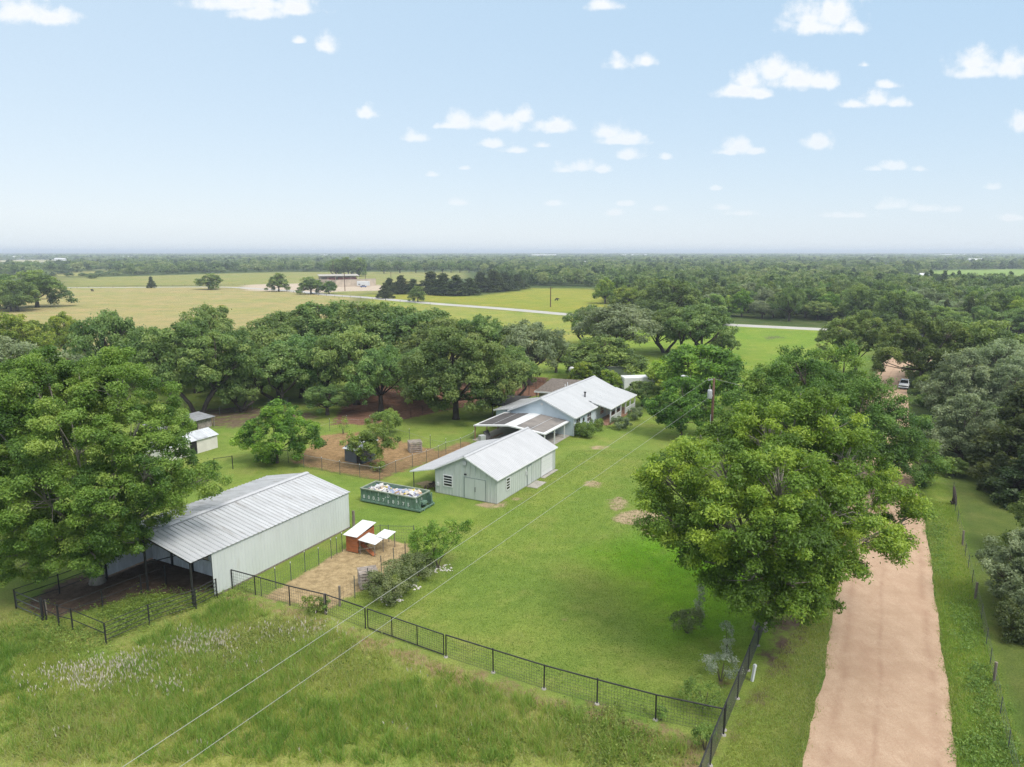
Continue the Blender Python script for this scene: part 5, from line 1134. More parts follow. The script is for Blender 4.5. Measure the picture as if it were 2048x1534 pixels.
fence('wire_fence', 'pasture fence with small posts along the pale paved road', [tuple(hw[k] + nn[k] * -9) for k in range(50, 104, 3)], 1.3, .08, 'post_wood', (.6, 1.1), .02, 'wire')
fence('wire_fence', 'long thin fence across the far tan field', pp(*[(130 + 24 * k, 577 - .4 * k) for k in range(16)]), 1.4, .10, 'post_wood', (.6, 1.2), .03, 'wire')

# ---------------------------------------------------------------- poles, lines, lamp
x, y = G(1421, 893); H_ = height_at(757, x, y); ph = empty('utility_pole', (x, y, 0), .0, 'dark wooden utility pole with a grey transformer on the lawn', 'utility pole')
MB().tube([(0, 0, -.2), (0, 0, H_ * .5), (0, 0, H_)], [.2, .175, .14], 12).build('pole', M['pole_wood'], ph, True)
tz = height_at(797, x, y); tz2 = height_at(775, x, y)
tf = MB().tube([(-.48, -.12, tz), (-.48, -.12, tz + .12), (-.48, -.12, tz2 - .4), (-.48, -.12, tz2 - .25)], [.27, .3, .3, .24], 14).build('transformer', M['grey_metal'], ph, True)
MB().tube([(-.48, -.12, tz2 - .28), (-.48, -.12, tz2 + .05)], [.07, .04], 8).build('bushing', M['concrete'], tf)
MB().box(-.25, -.15, tz + .3, -.1, -.05, tz + .5).build('bracket', M['grey_metal'], tf)
MB().bar((-.75, 0, H_ - .25), (.1, 0, H_ - .05), .08, .1).build('cross_arm', M['grey_metal'], ph); 
for dx in (-.7, -.35, .0): MB().tube([(dx, 0, H_ - .2), (dx, 0, H_ + .1)], [.07, .045], 8).build('insulator', M['concrete'], ph)
MB().tube([(-.5, -.1, H_ - .8), (-.55, -.1, H_ - 1.2)], .06, 7).build('fuse_cutout', M['concrete'], ph)
MB().tube([(-.22, -.12, .2), (-.22, -.12, tz - 2.1)], .05, 7).build('conduit', M['grey_metal'], ph)
def line(a, b, sag, r=.011, n=14):
    a = Vector(a); b = Vector(b); return [tuple(a.lerp(b, i / n) - Vector((0, 0, sag * 4 * (i / n) * (1 - i / n)))) for i in range(n + 1)]
pe1 = G(200, 1560, H_ - .6); pe2 = G(318, 1560, tz - 1.0)
def far_end(a, p, k): return tuple(a[i] + (p[i] - a[i]) * k for i in range(3))
a1 = (x - .7, y, H_ - .05); a2 = (x - .15, y, tz + .45)
tag(MB().tube(line(a1, far_end(a1, (*pe1, H_ - .6), 1.25), .1), .011, 5).build('power_line', M['cable']), 'upper pale cable from the transformer pole across the lawn and meadow', 'cable')
tag(MB().tube(line(a2, far_end(a2, (*pe2, tz - 1.0), 1.25), .1), .011, 5).build('power_line', M['cable']), 'lower pale cable from the transformer pole across the lawn and meadow', 'cable')
qx, qy = G(1768, 905); qh = height_at(826, qx, qy); p2_ = empty('utility_pole', (qx, qy, 0), 0, 'second utility pole with dark transformer poking out of the trees by the road', 'utility pole')
MB().tube([(0, 0, -.2), (0, 0, qh)], [.2, .14], 10).build('pole', M['post_wood'], p2_); MB().tube([(.32, -.1, qh - 1.4), (.32, -.1, qh - .4)], .28, 12).build('transformer', M['dark'], p2_); MB().bar((-.9, 0, qh - .2), (.9, 0, qh - .2), .1).build('cross_arm', M['post_wood'], p2_)
tag(MB().tube(line((x, y, H_ - .02), (qx - .5, qy, qh - .1), .3), .014, 5).build('power_line', M['cable']), 'cable strung between the two utility poles above the trees', 'cable')
lx, ly = G(1376, 846); lh = height_at(752, lx, ly); lm = empty('street_lamp', (lx, ly, 0), 0, 'white lamp head on an arm rising out of the trees left of the utility pole', 'street lamp')
MB().tube([(0, 0, -.1), (0, 0, lh + .1)], [.11, .08], 10).build('pole', M['post_wood'], lm); MB().tube([(0, 0, lh - .3), (-.5, 0, lh + .02), (-.8, 0, lh)], .035, 7).build('arm', M['grey_metal'], lm)
MB().tube([(-.75, 0, lh + .02), (-1.05, 0, lh), (-1.35, 0, lh - .02)], [.1, .17, .1], 10).build('lamp_head', M['white'], lm, True)
for i, (px, by_, ty) in enumerate([(1101, 614, 574), (667, 556, 522), (690, 582, 545), (731, 560, 548), (782, 556, 544)]):
    fx, fy = G(px, by_); fh = height_at(ty, fx, fy); lab = ['slim pole standing alone in the yellow green field', 'pole behind the long pale canopy under the tall trees', 'tall pole in the gravel yard before the grey wall', 'short pole at the right end of the grey wall', 'short pole right of the gravel yard'][i]
    e = empty('utility_pole', (fx, fy, 0), 0, lab, 'utility pole'); MB().tube([(0, 0, -.1), (0, 0, fh)], [.26, .2], 8).build('pole', M['pole_wood'], e); MB().bar((-1.1, 0, fh - .5), (1.1, 0, fh - .5), .15).build('cross_arm', M['pole_wood'], e)

# ---------------------------------------------------------------- dumpster with rubbish
pa, pb = G(724, 1003), G(842, 1026); an = math.atan2(pb[1] - pa[1], pb[0] - pa[0]); Ld = math.hypot(pb[0] - pa[0], pb[1] - pa[1]) - .55; Wd = 2.35; Hd = 1.42
dm = empty('dumpster', (pa[0], pa[1], 0), an, 'green roll off dumpster with white painted numbers, full of rubbish', 'dumpster')
z0d = .26; bdy = MB()
bdy.box(0, 0, z0d, Ld, .06, Hd).box(0, Wd - .06, z0d, Ld, Wd, Hd).box(0, .06, z0d, .06, Wd - .06, Hd).box(.06, .06, z0d, Ld - .06, Wd - .06, z0d + .06)
bdy.slab([(Ld - .06, .06, Hd), (Ld - .06, Wd - .06, Hd), (Ld - .5, Wd - .06, z0d), (Ld - .5, .06, z0d)], .06)
bdy.build('body', M['dump_green'], dm)
NB = 11; rb = MB()
for i in range(NB + 1):
    x = Ld * i / NB
    for yy, o_ in ((0, -1), (Wd, 1)): rb.box(x - .045, yy, z0d, x + .045, yy + o_ * .1, Hd - .05)
for k in range(5): rb.box(-.1, .2 + k * .48, z0d, 0, .28 + k * .48, Hd - .05)
rb.build('rib', M['dump_green'], dm, bevel=.01)
MB().box(-.12, -.14, Hd - .05, Ld + .06, .04, Hd + .07).box(-.12, Wd - .04, Hd - .05, Ld + .06, Wd + .14, Hd + .07).box(-.12, .04, Hd - .05, .06, Wd - .04, Hd + .07).box(Ld - .08, .04, Hd - .05, Ld + .06, Wd - .04, Hd + .07).build('rim', M['dump_rim'], dm, bevel=.015)
skd = MB().box(-.1, -.12, .12, Ld + .55, .1, z0d + .03).box(-.1, Wd - .1, .12, Ld + .55, Wd + .12, z0d + .03).box(.1, .6, .0, Ld + .5, .78, .2).box(.1, Wd - .78, 0, Ld + .5, Wd - .6, .2)
skd.box(Ld + .38, .1, .14, Ld + .5, Wd - .1, z0d); skd.build('skid', M['dump_green'], dm)
gs = MB()
for yy in (0.0, Wd - .05): gs.add([(Ld, yy, z0d), (Ld + .5, yy, z0d), (Ld, yy, Hd), (Ld, yy + .05, z0d), (Ld + .5, yy + .05, z0d), (Ld, yy + .05, Hd)], [(0, 1, 2), (3, 5, 4), (0, 3, 4, 1), (1, 4, 5, 2), (2, 5, 3, 0)])
gs.build('gusset', M['dump_green'], dm)
for yy in (.08, Wd - .2): MB().box(Ld + .3, yy, z0d, Ld + .4, yy + .12, Hd - .05).build('tailgate_post', M['dump_green'], dm)
MB().box(Ld - .2, Wd / 2 - .35, .5, Ld + .28, Wd / 2 + .35, .75).build('hook_plate', M['dump_green'], dm)
for yy in (.7, Wd - .7): MB().tube([(.4, yy - .1, .12), (.4, yy + .1, .12)], .12, 12).build('roller', M['dark'], dm)
def text(s, size, mat, parent, loc, rot, name='lettering'):
    cu = bpy.data.curves.new('t', 'FONT'); cu.body = s; cu.size = size; cu.extrude = .006; cu.align_x = 'CENTER'; cu.resolution_u = 3; cu.offset = .012
    to = bpy.data.objects.new('t', cu); col.objects.link(to); dg = bpy.context.evaluated_depsgraph_get()
    me = bpy.data.meshes.new_from_object(to.evaluated_get(dg)); bpy.data.objects.remove(to); bpy.data.curves.remove(cu); me.materials.clear()
    o = link_mesh(name, me, mat, parent); o.location = loc; o.rotation_euler = rot; return o
for i, ch in enumerate('8003758375'):
    text(ch, .50 if i != 5 else .44, M['white_trim'], dm, (Ld * (i + .5) / NB, -.012, z0d + (.18 if i != 5 else .10)), (R(90), 0, 0))
for (i, ch, s_, z) in ((3, 'J', .34, .80), (5, 'D', .46, .70), (7, 'S', .36, .80), (2.5, '.', .5, .2), (4.55, '.', .5, .66)):
    text(ch, s_, M['white_trim'], dm, (Ld * (i + .5) / NB, -.012 if i % 1 == 0 else -.11, z0d + z), (R(90), 0, 0))
text('5', .42, M['white_trim'], dm, (Ld + .08, -.06, z0d + .75), (R(90), 0, 0)); text('1', .36, M['white_trim'], dm, (Ld + .07, .9, z0d + .72), (R(90), 0, R(90)))
rng = random.Random(12); cols = [(.72, .70, .68), (.74, .73, .75), (.62, .50, .38), (.55, .36, .22), (.40, .42, .62), (.72, .58, .10), (.16, .14, .14), (.28, .34, .48), (.70, .62, .52)]
tm = [surf('rubbish', sc(c, .72), .7, var=.15, scale=3) for c in cols]; me_v = MB(); mi = []
for i in range(170):
    w, d_, h_ = rng.uniform(.15, 1.0), rng.uniform(.12, .6), rng.uniform(.03, .28); cx_ = rng.uniform(.35, Ld - .65); cy_ = rng.uniform(.35, Wd - .35)
    cz_ = Hd - .42 + .34 * math.sin(cx_ * .9 + .3) ** 2 * (1 - abs(cy_ - Wd / 2) / Wd) + rng.uniform(-.14, .12)
    rot = Vector((rng.uniform(-1, 1), rng.uniform(-1, 1), rng.uniform(-.4, .4)))
    from mathutils import Euler
    E_ = Euler((rot.x * .6, rot.y * .6, rng.uniform(0, 6.28))).to_matrix()
    vs = []
    for sx_ in (-1, 1):
        for sy_ in (-1, 1):
            for sz_ in (-1, 1):
                p = E_ @ Vector((sx_ * w / 2 * rng.uniform(.6, 1.1), sy_ * d_ / 2 * rng.uniform(.6, 1.1), sz_ * h_ / 2)); vs.append((cx_ + p.x, min(max(cy_ + p.y, .1), Wd - .1), cz_ + p.z))
    me_v.add(vs, [(0, 1, 3, 2), (4, 6, 7, 5), (0, 4, 5, 1), (2, 3, 7, 6), (0, 2, 6, 4), (1, 5, 7, 3)]); mi += [rng.choice([0, 0, 0, 1, 1, 1, 2, 3, 4, 5, 6, 7, 8, 8])] * 6
me_v.add([(.2, .12, .6), (Ld - .6, .12, .6), (Ld - .6, Wd - .12, .6), (.2, Wd - .12, .6), (.3, .2, Hd - .45), (Ld - .5, .2, Hd - .45), (Ld - .5, Wd - .2, Hd - .45), (.3, Wd - .2, Hd - .45)], [(4, 5, 6, 7), (0, 1, 5, 4), (1, 2, 6, 5), (2, 3, 7, 6), (3, 0, 4, 7), (3, 2, 1, 0)]); mi += [6] * 6
me = me_v.mesh('rubbish')
for m in tm: me.materials.append(m)
me.polygons.foreach_set('material_index', mi); rb_ = link_mesh('rubbish', me); rb_.location = dm.location; rb_.rotation_euler = dm.rotation_euler
tag(rb_, 'mixed white, tan and yellow rubbish heaped in the green dumpster', 'rubbish', kind='stuff')

# ---------------------------------------------------------------- white pickup facing the camera, trailers, pedestal
def pickup(name, label, x, y, rz_, s=1.0, paint='car_white', group=None):
    e = empty(name, (x, y, 0), rz_, label, 'pickup', group); e.scale = (s, s, s)
    body = MB().ext([(-2.75, .55), (-2.75, 1.05), (-.95, 1.12), (-.95, .98), (.9, 1.05), (2.35, .98), (2.7, .85), (2.72, .45), (2.3, .38), (-2.6, .42)], 'y', -.95, .95) if False else None
    b_ = MB(); prof = [(-2.75, .55), (-2.75, 1.12), (.75, 1.12), (2.35, 1.06), (2.66, .95), (2.72, .5), (2.3, .4), (-2.6, .45)]
    k = len(prof); vs = []
    for yy in (-.96, .96):
        for (p, q) in prof: vs.append((p, yy, q))
    b_.add(vs, [tuple(range(k))[::-1], tuple(range(k, 2 * k))] + [(i, (i + 1) % k, k + (i + 1) % k, k + i) for i in range(k)]); b_.build('body', M[paint], e, bevel=.08)
    c_ = MB(); vs = [(-1.3, -.92, 1.11), (1.0, -.92, 1.11), (1.0, .92, 1.11), (-1.3, .92, 1.11), (-1.1, -.76, 1.86), (.25, -.76, 1.86), (.25, .76, 1.86), (-1.1, .76, 1.86)]
    c_.add(vs, [(3, 2, 1, 0), (4, 5, 6, 7), (0, 1, 5, 4), (1, 2, 6, 5), (2, 3, 7, 6), (3, 0, 4, 7)]); cb_ = c_.build('cab', M[paint], e, bevel=.06)
    MB().slab([(.94, -.80, 1.2), (.94, .80, 1.2), (.33, .68, 1.80), (.33, -.68, 1.80)], -.02).build('windshield', M['glass'], e)
    for sg in (-1, 1): MB().add([(-1.15, sg * .915, 1.2), (.75, sg * .915, 1.2), (.2, sg * .80, 1.76), (-1.0, sg * .80, 1.76), (-1.15, sg * .895, 1.2), (.75, sg * .895, 1.2), (.2, sg * .78, 1.76), (-1.0, sg * .78, 1.76)], [(0, 1, 2, 3), (7, 6, 5, 4), (0, 4, 5, 1), (1, 5, 6, 2), (2, 6, 7, 3), (3, 7, 4, 0)]).build('side_window', M['glass'], cb_)
    MB().box(2.6, -.55, .68, 2.73, .55, .95).build('grille', M['dark'], e); MB().box(2.55, -.97, .42, 2.82, .97, .62).build('bumper', M['grey_metal'], e, bevel=.03)
    for sg in (-1, 1):
        MB().box(2.5, sg * .58, .72, 2.71, sg * .93, .95).build('headlight', M['glass'], e); MB().box(.55, sg * .96, 1.2, .75, sg * 1.2, 1.42).build('mirror', M['dark'], e)
        for xx in (1.75, -1.75):
            w = MB().tube([(xx, sg * .72, .4), (xx, sg * .98, .4)], .4, 18).build('wheel', M['tyre'], e); MB().tube([(xx, sg * .97, .4), (xx, sg * 1.0, .4)], .22, 12).build('rim', M['grey_metal'], w)
    return e
x, y = G(1808, 775.5); nx_, ny_ = G(1800, 1000); pickup('pickup_truck', 'white pickup parked on the right edge of the dirt road', x, y, math.atan2(-y, -x) - .06, .84)
def trailer(name, label, x, y, rz_, l=7, w=2.4, h=2.7, mat='white'):
    e = empty(name, (x, y, 0), rz_, label, 'trailer'); MB().box(-l / 2, -w / 2, .6, l / 2, w / 2, h).build('body', M[mat], e, bevel=.15); MB().box(-l / 2 + 1, -w / 2 - .02, 1.4, -l / 2 + 2.4, -w / 2 - .001, 2.0).build('window', M['glass'], e)
    for sg in (-1, 1):
        for xx in (-.5, .5): MB().tube([(xx, sg * w * .38, .38), (xx, sg * w * .5, .38)], .38, 14).build('wheel', M['tyre'], e)
    MB().bar((l / 2, 0, .6), (l / 2 + 1.1, 0, .5), .15).build('tow_bar', M['grey_metal'], e); MB().box(l / 2 + .9, -.06, 0, l / 2 + 1.02, .06, .5).build('jack', M['grey_metal'], e); return e
x, y = G(1282, 790); trailer('camper_trailer', 'white camper trailer glimpsed through trees behind the porch', x + .5, y + 2, .15, 7.5, 2.5, 3.1)
x, y = G(1262, 782); trailer('camper_trailer', 'second white trailer left of the camper behind the porch trees', x - 1, y + 9, -.3, 6, 2.4, 2.9)
x, y = G(1504, 1362); x2_, y2_ = G(1500, 1371); pd = empty('utility_pedestal', (x, y, 0), 0, 'tilted white plastic utility pedestal beside the road fence', 'utility pedestal')
MB().tube([(0, 0, -.05), (.12, .02, .95)], [.10, .10], 4).build('post', M['white'], pd, bevel=.01); MB().tube([(.118, .02, .93), (.135, .022, 1.06)], [.12, .10], 4).build('cap', M['white'], pd)

# ---------------------------------------------------------------- far yard and far houses
ax, ay = G(640, 562); bx, by = G(716, 561); cn = empty('canopy_shed', (ax, ay, 0), math.atan2(by - ay, bx - ax), 'long pale roofed canopy with red vehicles under it in the gravel yard', 'canopy')
cl_ = math.hypot(bx - ax, by - ay)
MB().slab([(-1, -4, 4.4), (cl_ + 1, -4, 4.4), (cl_ + 1, 14, 5.4), (-1, 14, 5.4)], .3).build('roof', M['concrete'], cn)
for k in range(6): MB().box(k * cl_ / 5 - .15, -3.8, 0, k * cl_ / 5 + .15, -3.5, 4.15).build('post', M['tan'], cn)
MB().box(0, 12, 0, cl_, 12.4, 4.9).build('back_wall', M['tan'], cn)
ca, sa = math.cos(cn.rotation_euler[2]), math.sin(cn.rotation_euler[2])
for i, f_ in enumerate((.3, .6, .85)):
    u_ = f_ * cl_; e = empty('lorry', (ax + ca * u_, ay + sa * u_ - 1, 0), cn.rotation_euler[2], 'dull red lorry under the pale canopy, ' + ('left one', 'middle one', 'right one')[i], 'lorry', 'red lorries under the pale canopy')
    MB().box(-4, -1.2, 1, 2, 1.2, 3.0).build('body', M['dull_red'], e); MB().box(2.1, -1.2, .8, 4, 1.2, 2.8).build('cab', M['dull_red'], e)
    for sg in (-1, 1):
        for xx in (-2.8, 2.9): MB().tube([(xx, sg * .9, .6), (xx, sg * 1.25, .6)], .6, 12).build('wheel', M['tyre'], e)
ax, ay = G(672, 574); bx, by = G(752, 571); wl_ = empty('yard_wall', (ax, ay, 0), math.atan2(by - ay, bx - ax), 'long pinkish grey wall round the gravel yard', 'wall'); cl_ = math.hypot(bx - ax, by - ay)
MB().box(0, 0, 0, cl_, .4, 5.0).box(0, .4, 0, .4, 30, 5.0).build('panel', M['tan'], wl_); MB().box(-.1, -.1, 5.0, cl_ + .1, .5, 5.2).build('coping', M['concrete'], wl_)
x, y = G(727, 573); e = trailer('box_trailer', 'white box trailer on the gravel in front of the grey wall', x, y, .1, 9, 2.8, 3.8)
x, y = G(727, 574); e = empty('parked_car', (x + 1, y - 5, 0), .2, 'blue car parked in front of the white box trailer', 'car'); MB().box(-2.2, -.9, .35, 2.2, .9, 1.0).build('body', M['blue_paint'], e, bevel=.1); MB().box(-1.2, -.8, 1.0, 1.0, .8, 1.6).build('cabin', M['glass'], e, bevel=.1)
for sg in (-1, 1):
    for xx in (-1.4, 1.4): MB().tube([(xx, sg * .7, .33), (xx, sg * .95, .33)], .33, 12).build('wheel', M['tyre'], e)
FH = [(1953, 529.5, 34, 'large white barn on the far right green slope', 9), (1851, 566, 26, 'long white house among the trees on the right', 5), (331, 532, 40, 'far house with a pale blue roof in the left wood', 7), (250, 518, 30, 'tiny white house far off on the left', 7), (118, 523, 24, 'tiny pale house at the far left', 6), (650, 513, 40, 'tiny white shed far above the pale canopy', 8),
      (858, 521, 28, 'white roofed house beyond the park like oaks', 6), (1088, 514, 60, 'white building far off above the middle wood', 9), (1180, 531, 26, 'pale house in a clearing above the yellow green field', 5), (1270, 514, 60, 'white building on the hazy skyline, right of the middle', 9), (1376, 527, 30, 'small white house in the wood at centre right', 6), (1750, 519, 40, 'pale shed far off on the right', 7), (1905, 513, 60, 'white building on the hazy skyline at the far right', 9), (36, 519, 30, 'small pale house near the left edge of the far plain', 7)]
for (px, py, wpx, lab, hh) in FH:
    x, y = G(px, py); d = y; w = wpx * d / F_PX * .8; dpt = min(w * .6, 12); e_ = hh * .62
    gable_shed('far_house' if 'house' in lab else 'far_building', lab, (x - w / 2, y), random.uniform(-.15, .15), w, dpt, max(e_, 3.0) + 3, max(hh, 4.5) + 3, M['white'], M['white'] if 'blue' not in lab else surf('blue_roof', (.42, .62, .68), .5), 'house' if 'house' in lab else 'building')
def cow(x, y, rz_, label):
    me = bpy.data.meshes.new('cow'); vs = [(0, 0, 1.1), (.7, 0, 1.15), (1.15, 0, 1.25), (1.55, 0, .9), (-.7, 0, 1.15), (.6, .25, .6), (.6, .25, .05), (.6, -.25, .6), (.6, -.25, .05), (-.65, .25, .6), (-.75, .25, .05), (-.65, -.25, .6), (-.75, -.25, .05), (-.95, 0, .7)]
    es = [(0, 1), (1, 2), (2, 3), (0, 4), (1, 5), (5, 6), (1, 7), (7, 8), (4, 9), (9, 10), (4, 11), (11, 12), (4, 13)]
    me.from_pydata(vs, es, []); o = bpy.data.objects.new('cow', me); col.objects.link(o); s = o.modifiers.new('skin', 'SKIN')
    rad = [.42, .40, .2, .16, .38, .15, .08, .15, .08, .17, .08, .17, .08, .05]
    for v_, r_ in zip(me.skin_vertices[0].data, rad): v_.radius = (r_, r_)
    me.skin_vertices[0].data[0].use_root = True; o.modifiers.new('sub', 'SUBSURF').levels = 1; me.materials.append(M['cow']); o.location = (x, y, 0); o.rotation_euler = (0, 0, rz_); tag(o, label, 'cow')
try:
    cow(*G(1113, 602), .2, 'dark cow standing in the yellow green field near the slim pole'); cow(*G(185, 583), 2.8, 'dark cow alone in the tan field')
except Exception as ex: print('cow', ex)

# ---------------------------------------------------------------- shrubs, weeds, grass
def shrub(name, label, px, py, wpx, hpx, kind, seed, leaf=.12, n=5, cl=.28, area=900, cat='shrub', tall=False, tvar=.2, leafw=None, stem='bark'):
    rng = np.random.default_rng(seed); x, y = G(px, py); dep = y * CT + H_CAM * ST; r = wpx / 2 * dep / F_PX; h = max(.4, height_at(py - hpx, x, y)); lb = []
    for i in range(n):
        a = i * 2.4; f = math.sqrt((i + .5) / n); lr = min(r * .62, h * .45)
        z = (h * (i + .6) / n if tall else h * rng.uniform(.4, .62)); lb.append((math.cos(a) * r * .55 * f * (.4 if tall else 1), math.sin(a) * r * .55 * f * (.4 if tall else 1), min(z, h - lr * .7), lr * (1 - .45 * (i / n) * tall)))
    V, Fq, tt, cen, own = crown(rng, lb, min(cl, r * .5), area, leaf, leafw, squash=.9, down=.8, tvar=tvar)
    e = empty(name, (x, y, 0), 0, label, cat); link_mesh('foliage', np_mesh('foliage', V, Fq, tt, mat=M[kind]), None, e)
    mb = MB()
    for q in lb: mb.tube([(q[0] * .1, q[1] * .1, -.05), (q[0] * .6, q[1] * .6, q[2] * .6), (q[0], q[1], q[2])], [.03, .02, .01], 5, False)
    mb.build('stem', M[stem], e); return e
shrub('shrub', 'broad dull green shrub beside the chicken yard fence', 786, 1196, 104, 58, 'leaf_sage', 1, .15, 8, .35, 858)
shrub('shrub', 'second dull green shrub between the first one and the thorny tree', 834, 1152, 72, 46, 'leaf_sage', 2, .15, 6, .35, 780)
shrub('shrub', 'rounded olive green shrub on the lawn by the bright grass', 1374, 1266, 62, 52, 'leaf_sage', 3, .12, 6, .3, 988)
shrub('sapling', 'thin silvery sapling behind the olive shrub on the lawn', 1398, 1232, 26, 62, 'leaf_silver', 4, .12, 5, .22, 676, 'sapling', True)
shrub('sapling', 'tall silvery sapling by the road fence, the farther of the two', 1453, 1310, 36, 62, 'leaf_silver', 5, .12, 5, .25, 676, 'sapling', True)
shrub('sapling', 'spreading silvery sapling nearest the fence corner', 1441, 1362, 62, 66, 'leaf_silver', 6, .13, 6, .28, 520, 'sapling')
shrub('shrub', 'straggly green shrub inside the fence corner', 1408, 1416, 86, 56, 'leaf_weed', 7, .12, 7, .3, 416)
shrub('shrub', 'tuft of tall green weed at the mesh fence right of the gate', 1322, 1440, 22, 34, 'leaf_weed', 8, .12, 3, .2, 780)
shrub('shrub', 'bright weed bush just outside the fence corner', 1410, 1500, 46, 50, 'leaf_weed', 9, .13, 5, .25, 780)
shrub('hedge', 'clipped green hedge below the house windows', 1171, 873, 44, 25, 'leaf_weed', 10, .2, 7, .4, 676, 'hedge'); shrub('hedge', 'green hedge between the clipped one and the porch steps', 1194, 861, 32, 22, 'leaf_weed', 11, .2, 5, .4, 676, 'hedge')
shrub('shrub', 'greyish shrub in front of the porch railing', 1240, 857, 40, 24, 'leaf_grey', 12, .18, 6, .35, 676); shrub('shrub', 'grey shrub at the far end of the porch', 1270, 840, 32, 25, 'leaf_grey', 13, .18, 5, .35, 676)
shrub('shrub', 'green shrub with bare branches behind the young pen tree', 772, 868, 62, 46, 'leaf_weed', 14, .22, 5, .45, 416)
shrub('shrub', 'tall wispy reed clump at the left of the slate blue shelter', 686, 868, 26, 40, 'leaf_light', 15, .3, 4, .4, 156, leafw=.05)
shrub('vine', 'green vine climbing over the pipe fence and wooden post', 651, 1226, 20, 44, 'leaf_weed', 16, .16, 3, .2, 676, 'vine')
x, y = G(651, 1228); rng = np.random.default_rng(17)
shrub('vine', 'green vine arm sprawling along the fence top left of the post', 632, 1226, 46, 36, 'leaf_weed', 18, .16, 5, .18, 390, 'vine')
shrub('shrub', 'dark bush along the right edge under the silver green one', 2040, 1275, 110, 60, 'leaf_cedar', 19, .2, 6, .4, 520)

def inpoly(rng, poly, n):
    lo, hi = poly.min(0), poly.max(0); out = np.zeros((0, 2))
    while len(out) < n:
        q = rng.uniform(lo, hi, (n * 2, 2)); out = np.concatenate([out, q[sdist(q, poly) > 0]])
    return out[:n]
def blades(name, P, hgt, wid, seed, mat, label, tint0=.45, tv=.25, lean=.5, per=3, cat='grass', hvar=None):
    rng = np.random.default_rng(seed); n = len(P); k = n * per
    B = np.repeat(P, per, 0) + rng.normal(0, .06, (k, 2)); a = rng.uniform(0, 6.28, k); h = hgt * rng.uniform(.45, 1.3, k)
    if hvar is not None: h *= np.repeat(hvar, per)
    w = wid * rng.uniform(.6, 1.3, k); ln = h * lean * rng.uniform(0, 1.2, k); b_ = rng.uniform(0, 6.28, k)
    dx, dy = np.cos(a) * w / 2, np.sin(a) * w / 2; z = np.zeros(k) - .01
    v0 = np.stack([B[:, 0] - dx, B[:, 1] - dy, z], 1); v1 = np.stack([B[:, 0] + dx, B[:, 1] + dy, z], 1)
    v2 = np.stack([B[:, 0] + np.cos(b_) * ln, B[:, 1] + np.sin(b_) * ln, h], 1)
    V = np.stack([v0, v1, v2], 1).reshape(-1, 3); pt = np.sin(P[:, 0] * .55 + 1.7 * np.sin(P[:, 1] * .31)) * np.sin(P[:, 1] * .47 + 1.1 * np.sin(P[:, 0] * .23))
    t_ = np.clip(np.repeat(tint0 + .10 * pt + .24 * np.sin(P[:, 0] * .21 + 1.3 * np.sin(P[:, 1] * .17 + 1)) * np.sin(P[:, 1] * .26 + .8 * np.sin(P[:, 0] * .13)) + rng.normal(0, tv * .5, n), per) + rng.normal(0, tv * .6, k), 0, 1)
    o = link_mesh(name, np_mesh(name, V, np.arange(k * 3).reshape(k, 3), np.repeat(t_, 3), mat=M[mat])); return tag(o, label, cat, kind='stuff')
rg = np.random.default_rng(90)
MV = PG([(-60, 1560), (-60, 1180), (30, 1222), (215, 1292), (430, 1200), (465, 1182), (653, 1232), (733, 1262), (890, 1320), (1090, 1382), (1311, 1444), (1440, 1480), (1400, 1560)])
Pm = inpoly(rg, MV, 46000)
nzv = np.sin(Pm[:, 0] * .9 + 2 * np.sin(Pm[:, 1] * .5)) * np.sin(Pm[:, 1] * .8 + np.sin(Pm[:, 0] * .37)) ; keep = (sdist(Pm, MV) > rg.uniform(.2, 3.8, len(Pm))) & (rg.random(len(Pm)) < .75 + .25 * nzv)
blades('meadow_grass', Pm[keep], .40, .030, 91, 'blade', 'long uncut grass of the meadow below the fence', .45, .42, .9, 5)
M['tuft'] = leaf_mat('tuft', (0.095, 0.165, 0.026), (0.165, 0.250, 0.045), (0.27, 0.32, 0.085), transl=.5)
Pt = inpoly(rg, MV, 2300); Pt = Pt[(sdist(Pt, MV) > 1.2) & (np.sin(Pt[:, 0] * .33 + 1.2 * np.sin(Pt[:, 1] * .21)) * np.sin(Pt[:, 1] * .37 + np.sin(Pt[:, 0] * .27)) > -.35)]
Pt = np.repeat(Pt, 9, 0) + rg.normal(0, .13, (len(Pt) * 9, 2))
blades('meadow_tufts', Pt, .62, .045, 96, 'tuft', 'taller fresh green tufts standing out of the meadow grass', .5, .3, .9, 3)
LV = PG([(660, 1215), (735, 1240), (890, 1305), (1090, 1370), (1311, 1430), (1440, 1460), (1510, 1290), (1560, 1160), (1600, 1020), (1450, 900), (1150, 900), (1000, 1010), (850, 1080), (850, 1130)])
Pl = inpoly(rg, LV, 50000); M['lawn_blade'] = leaf_mat('lawn_blade', (0.090, 0.150, 0.024), (0.135, 0.200, 0.036), (0.20, 0.25, 0.06), transl=.5)
blades('lawn_grass', Pl, .085, .03, 92, 'lawn_blade', 'short mown grass of the lawn inside the fence', .5, .3, .6, 3)
SV = PG([(1848, 1000), (1866, 1110), (1874, 1200), (1896, 1350), (1918, 1560), (2120, 1560), (2040, 1500), (1960, 1230), (1915, 1010)])
blades('verge_grass', inpoly(rg, SV, 9000), .22, .035, 93, 'blade', 'weedy grass of the right road verge', .32, .3, .8, 4)
def fringe(L_, side, n, seed):
    rg_ = np.random.default_rng(seed); k = rg_.uniform(0, 400, n).astype(int) + 60; k = np.clip(k, 0, len(L_) - 2); f = rg_.random(n)[:, None]
    q = L_[k] * (1 - f) + L_[k + 1] * f; return q + np.stack([side * (rg_.exponential(.14, n) - .42 + .25 * np.sin(q[:, 1] * 1.3) * np.sin(q[:, 1] * .37)), np.zeros(n)], 1)
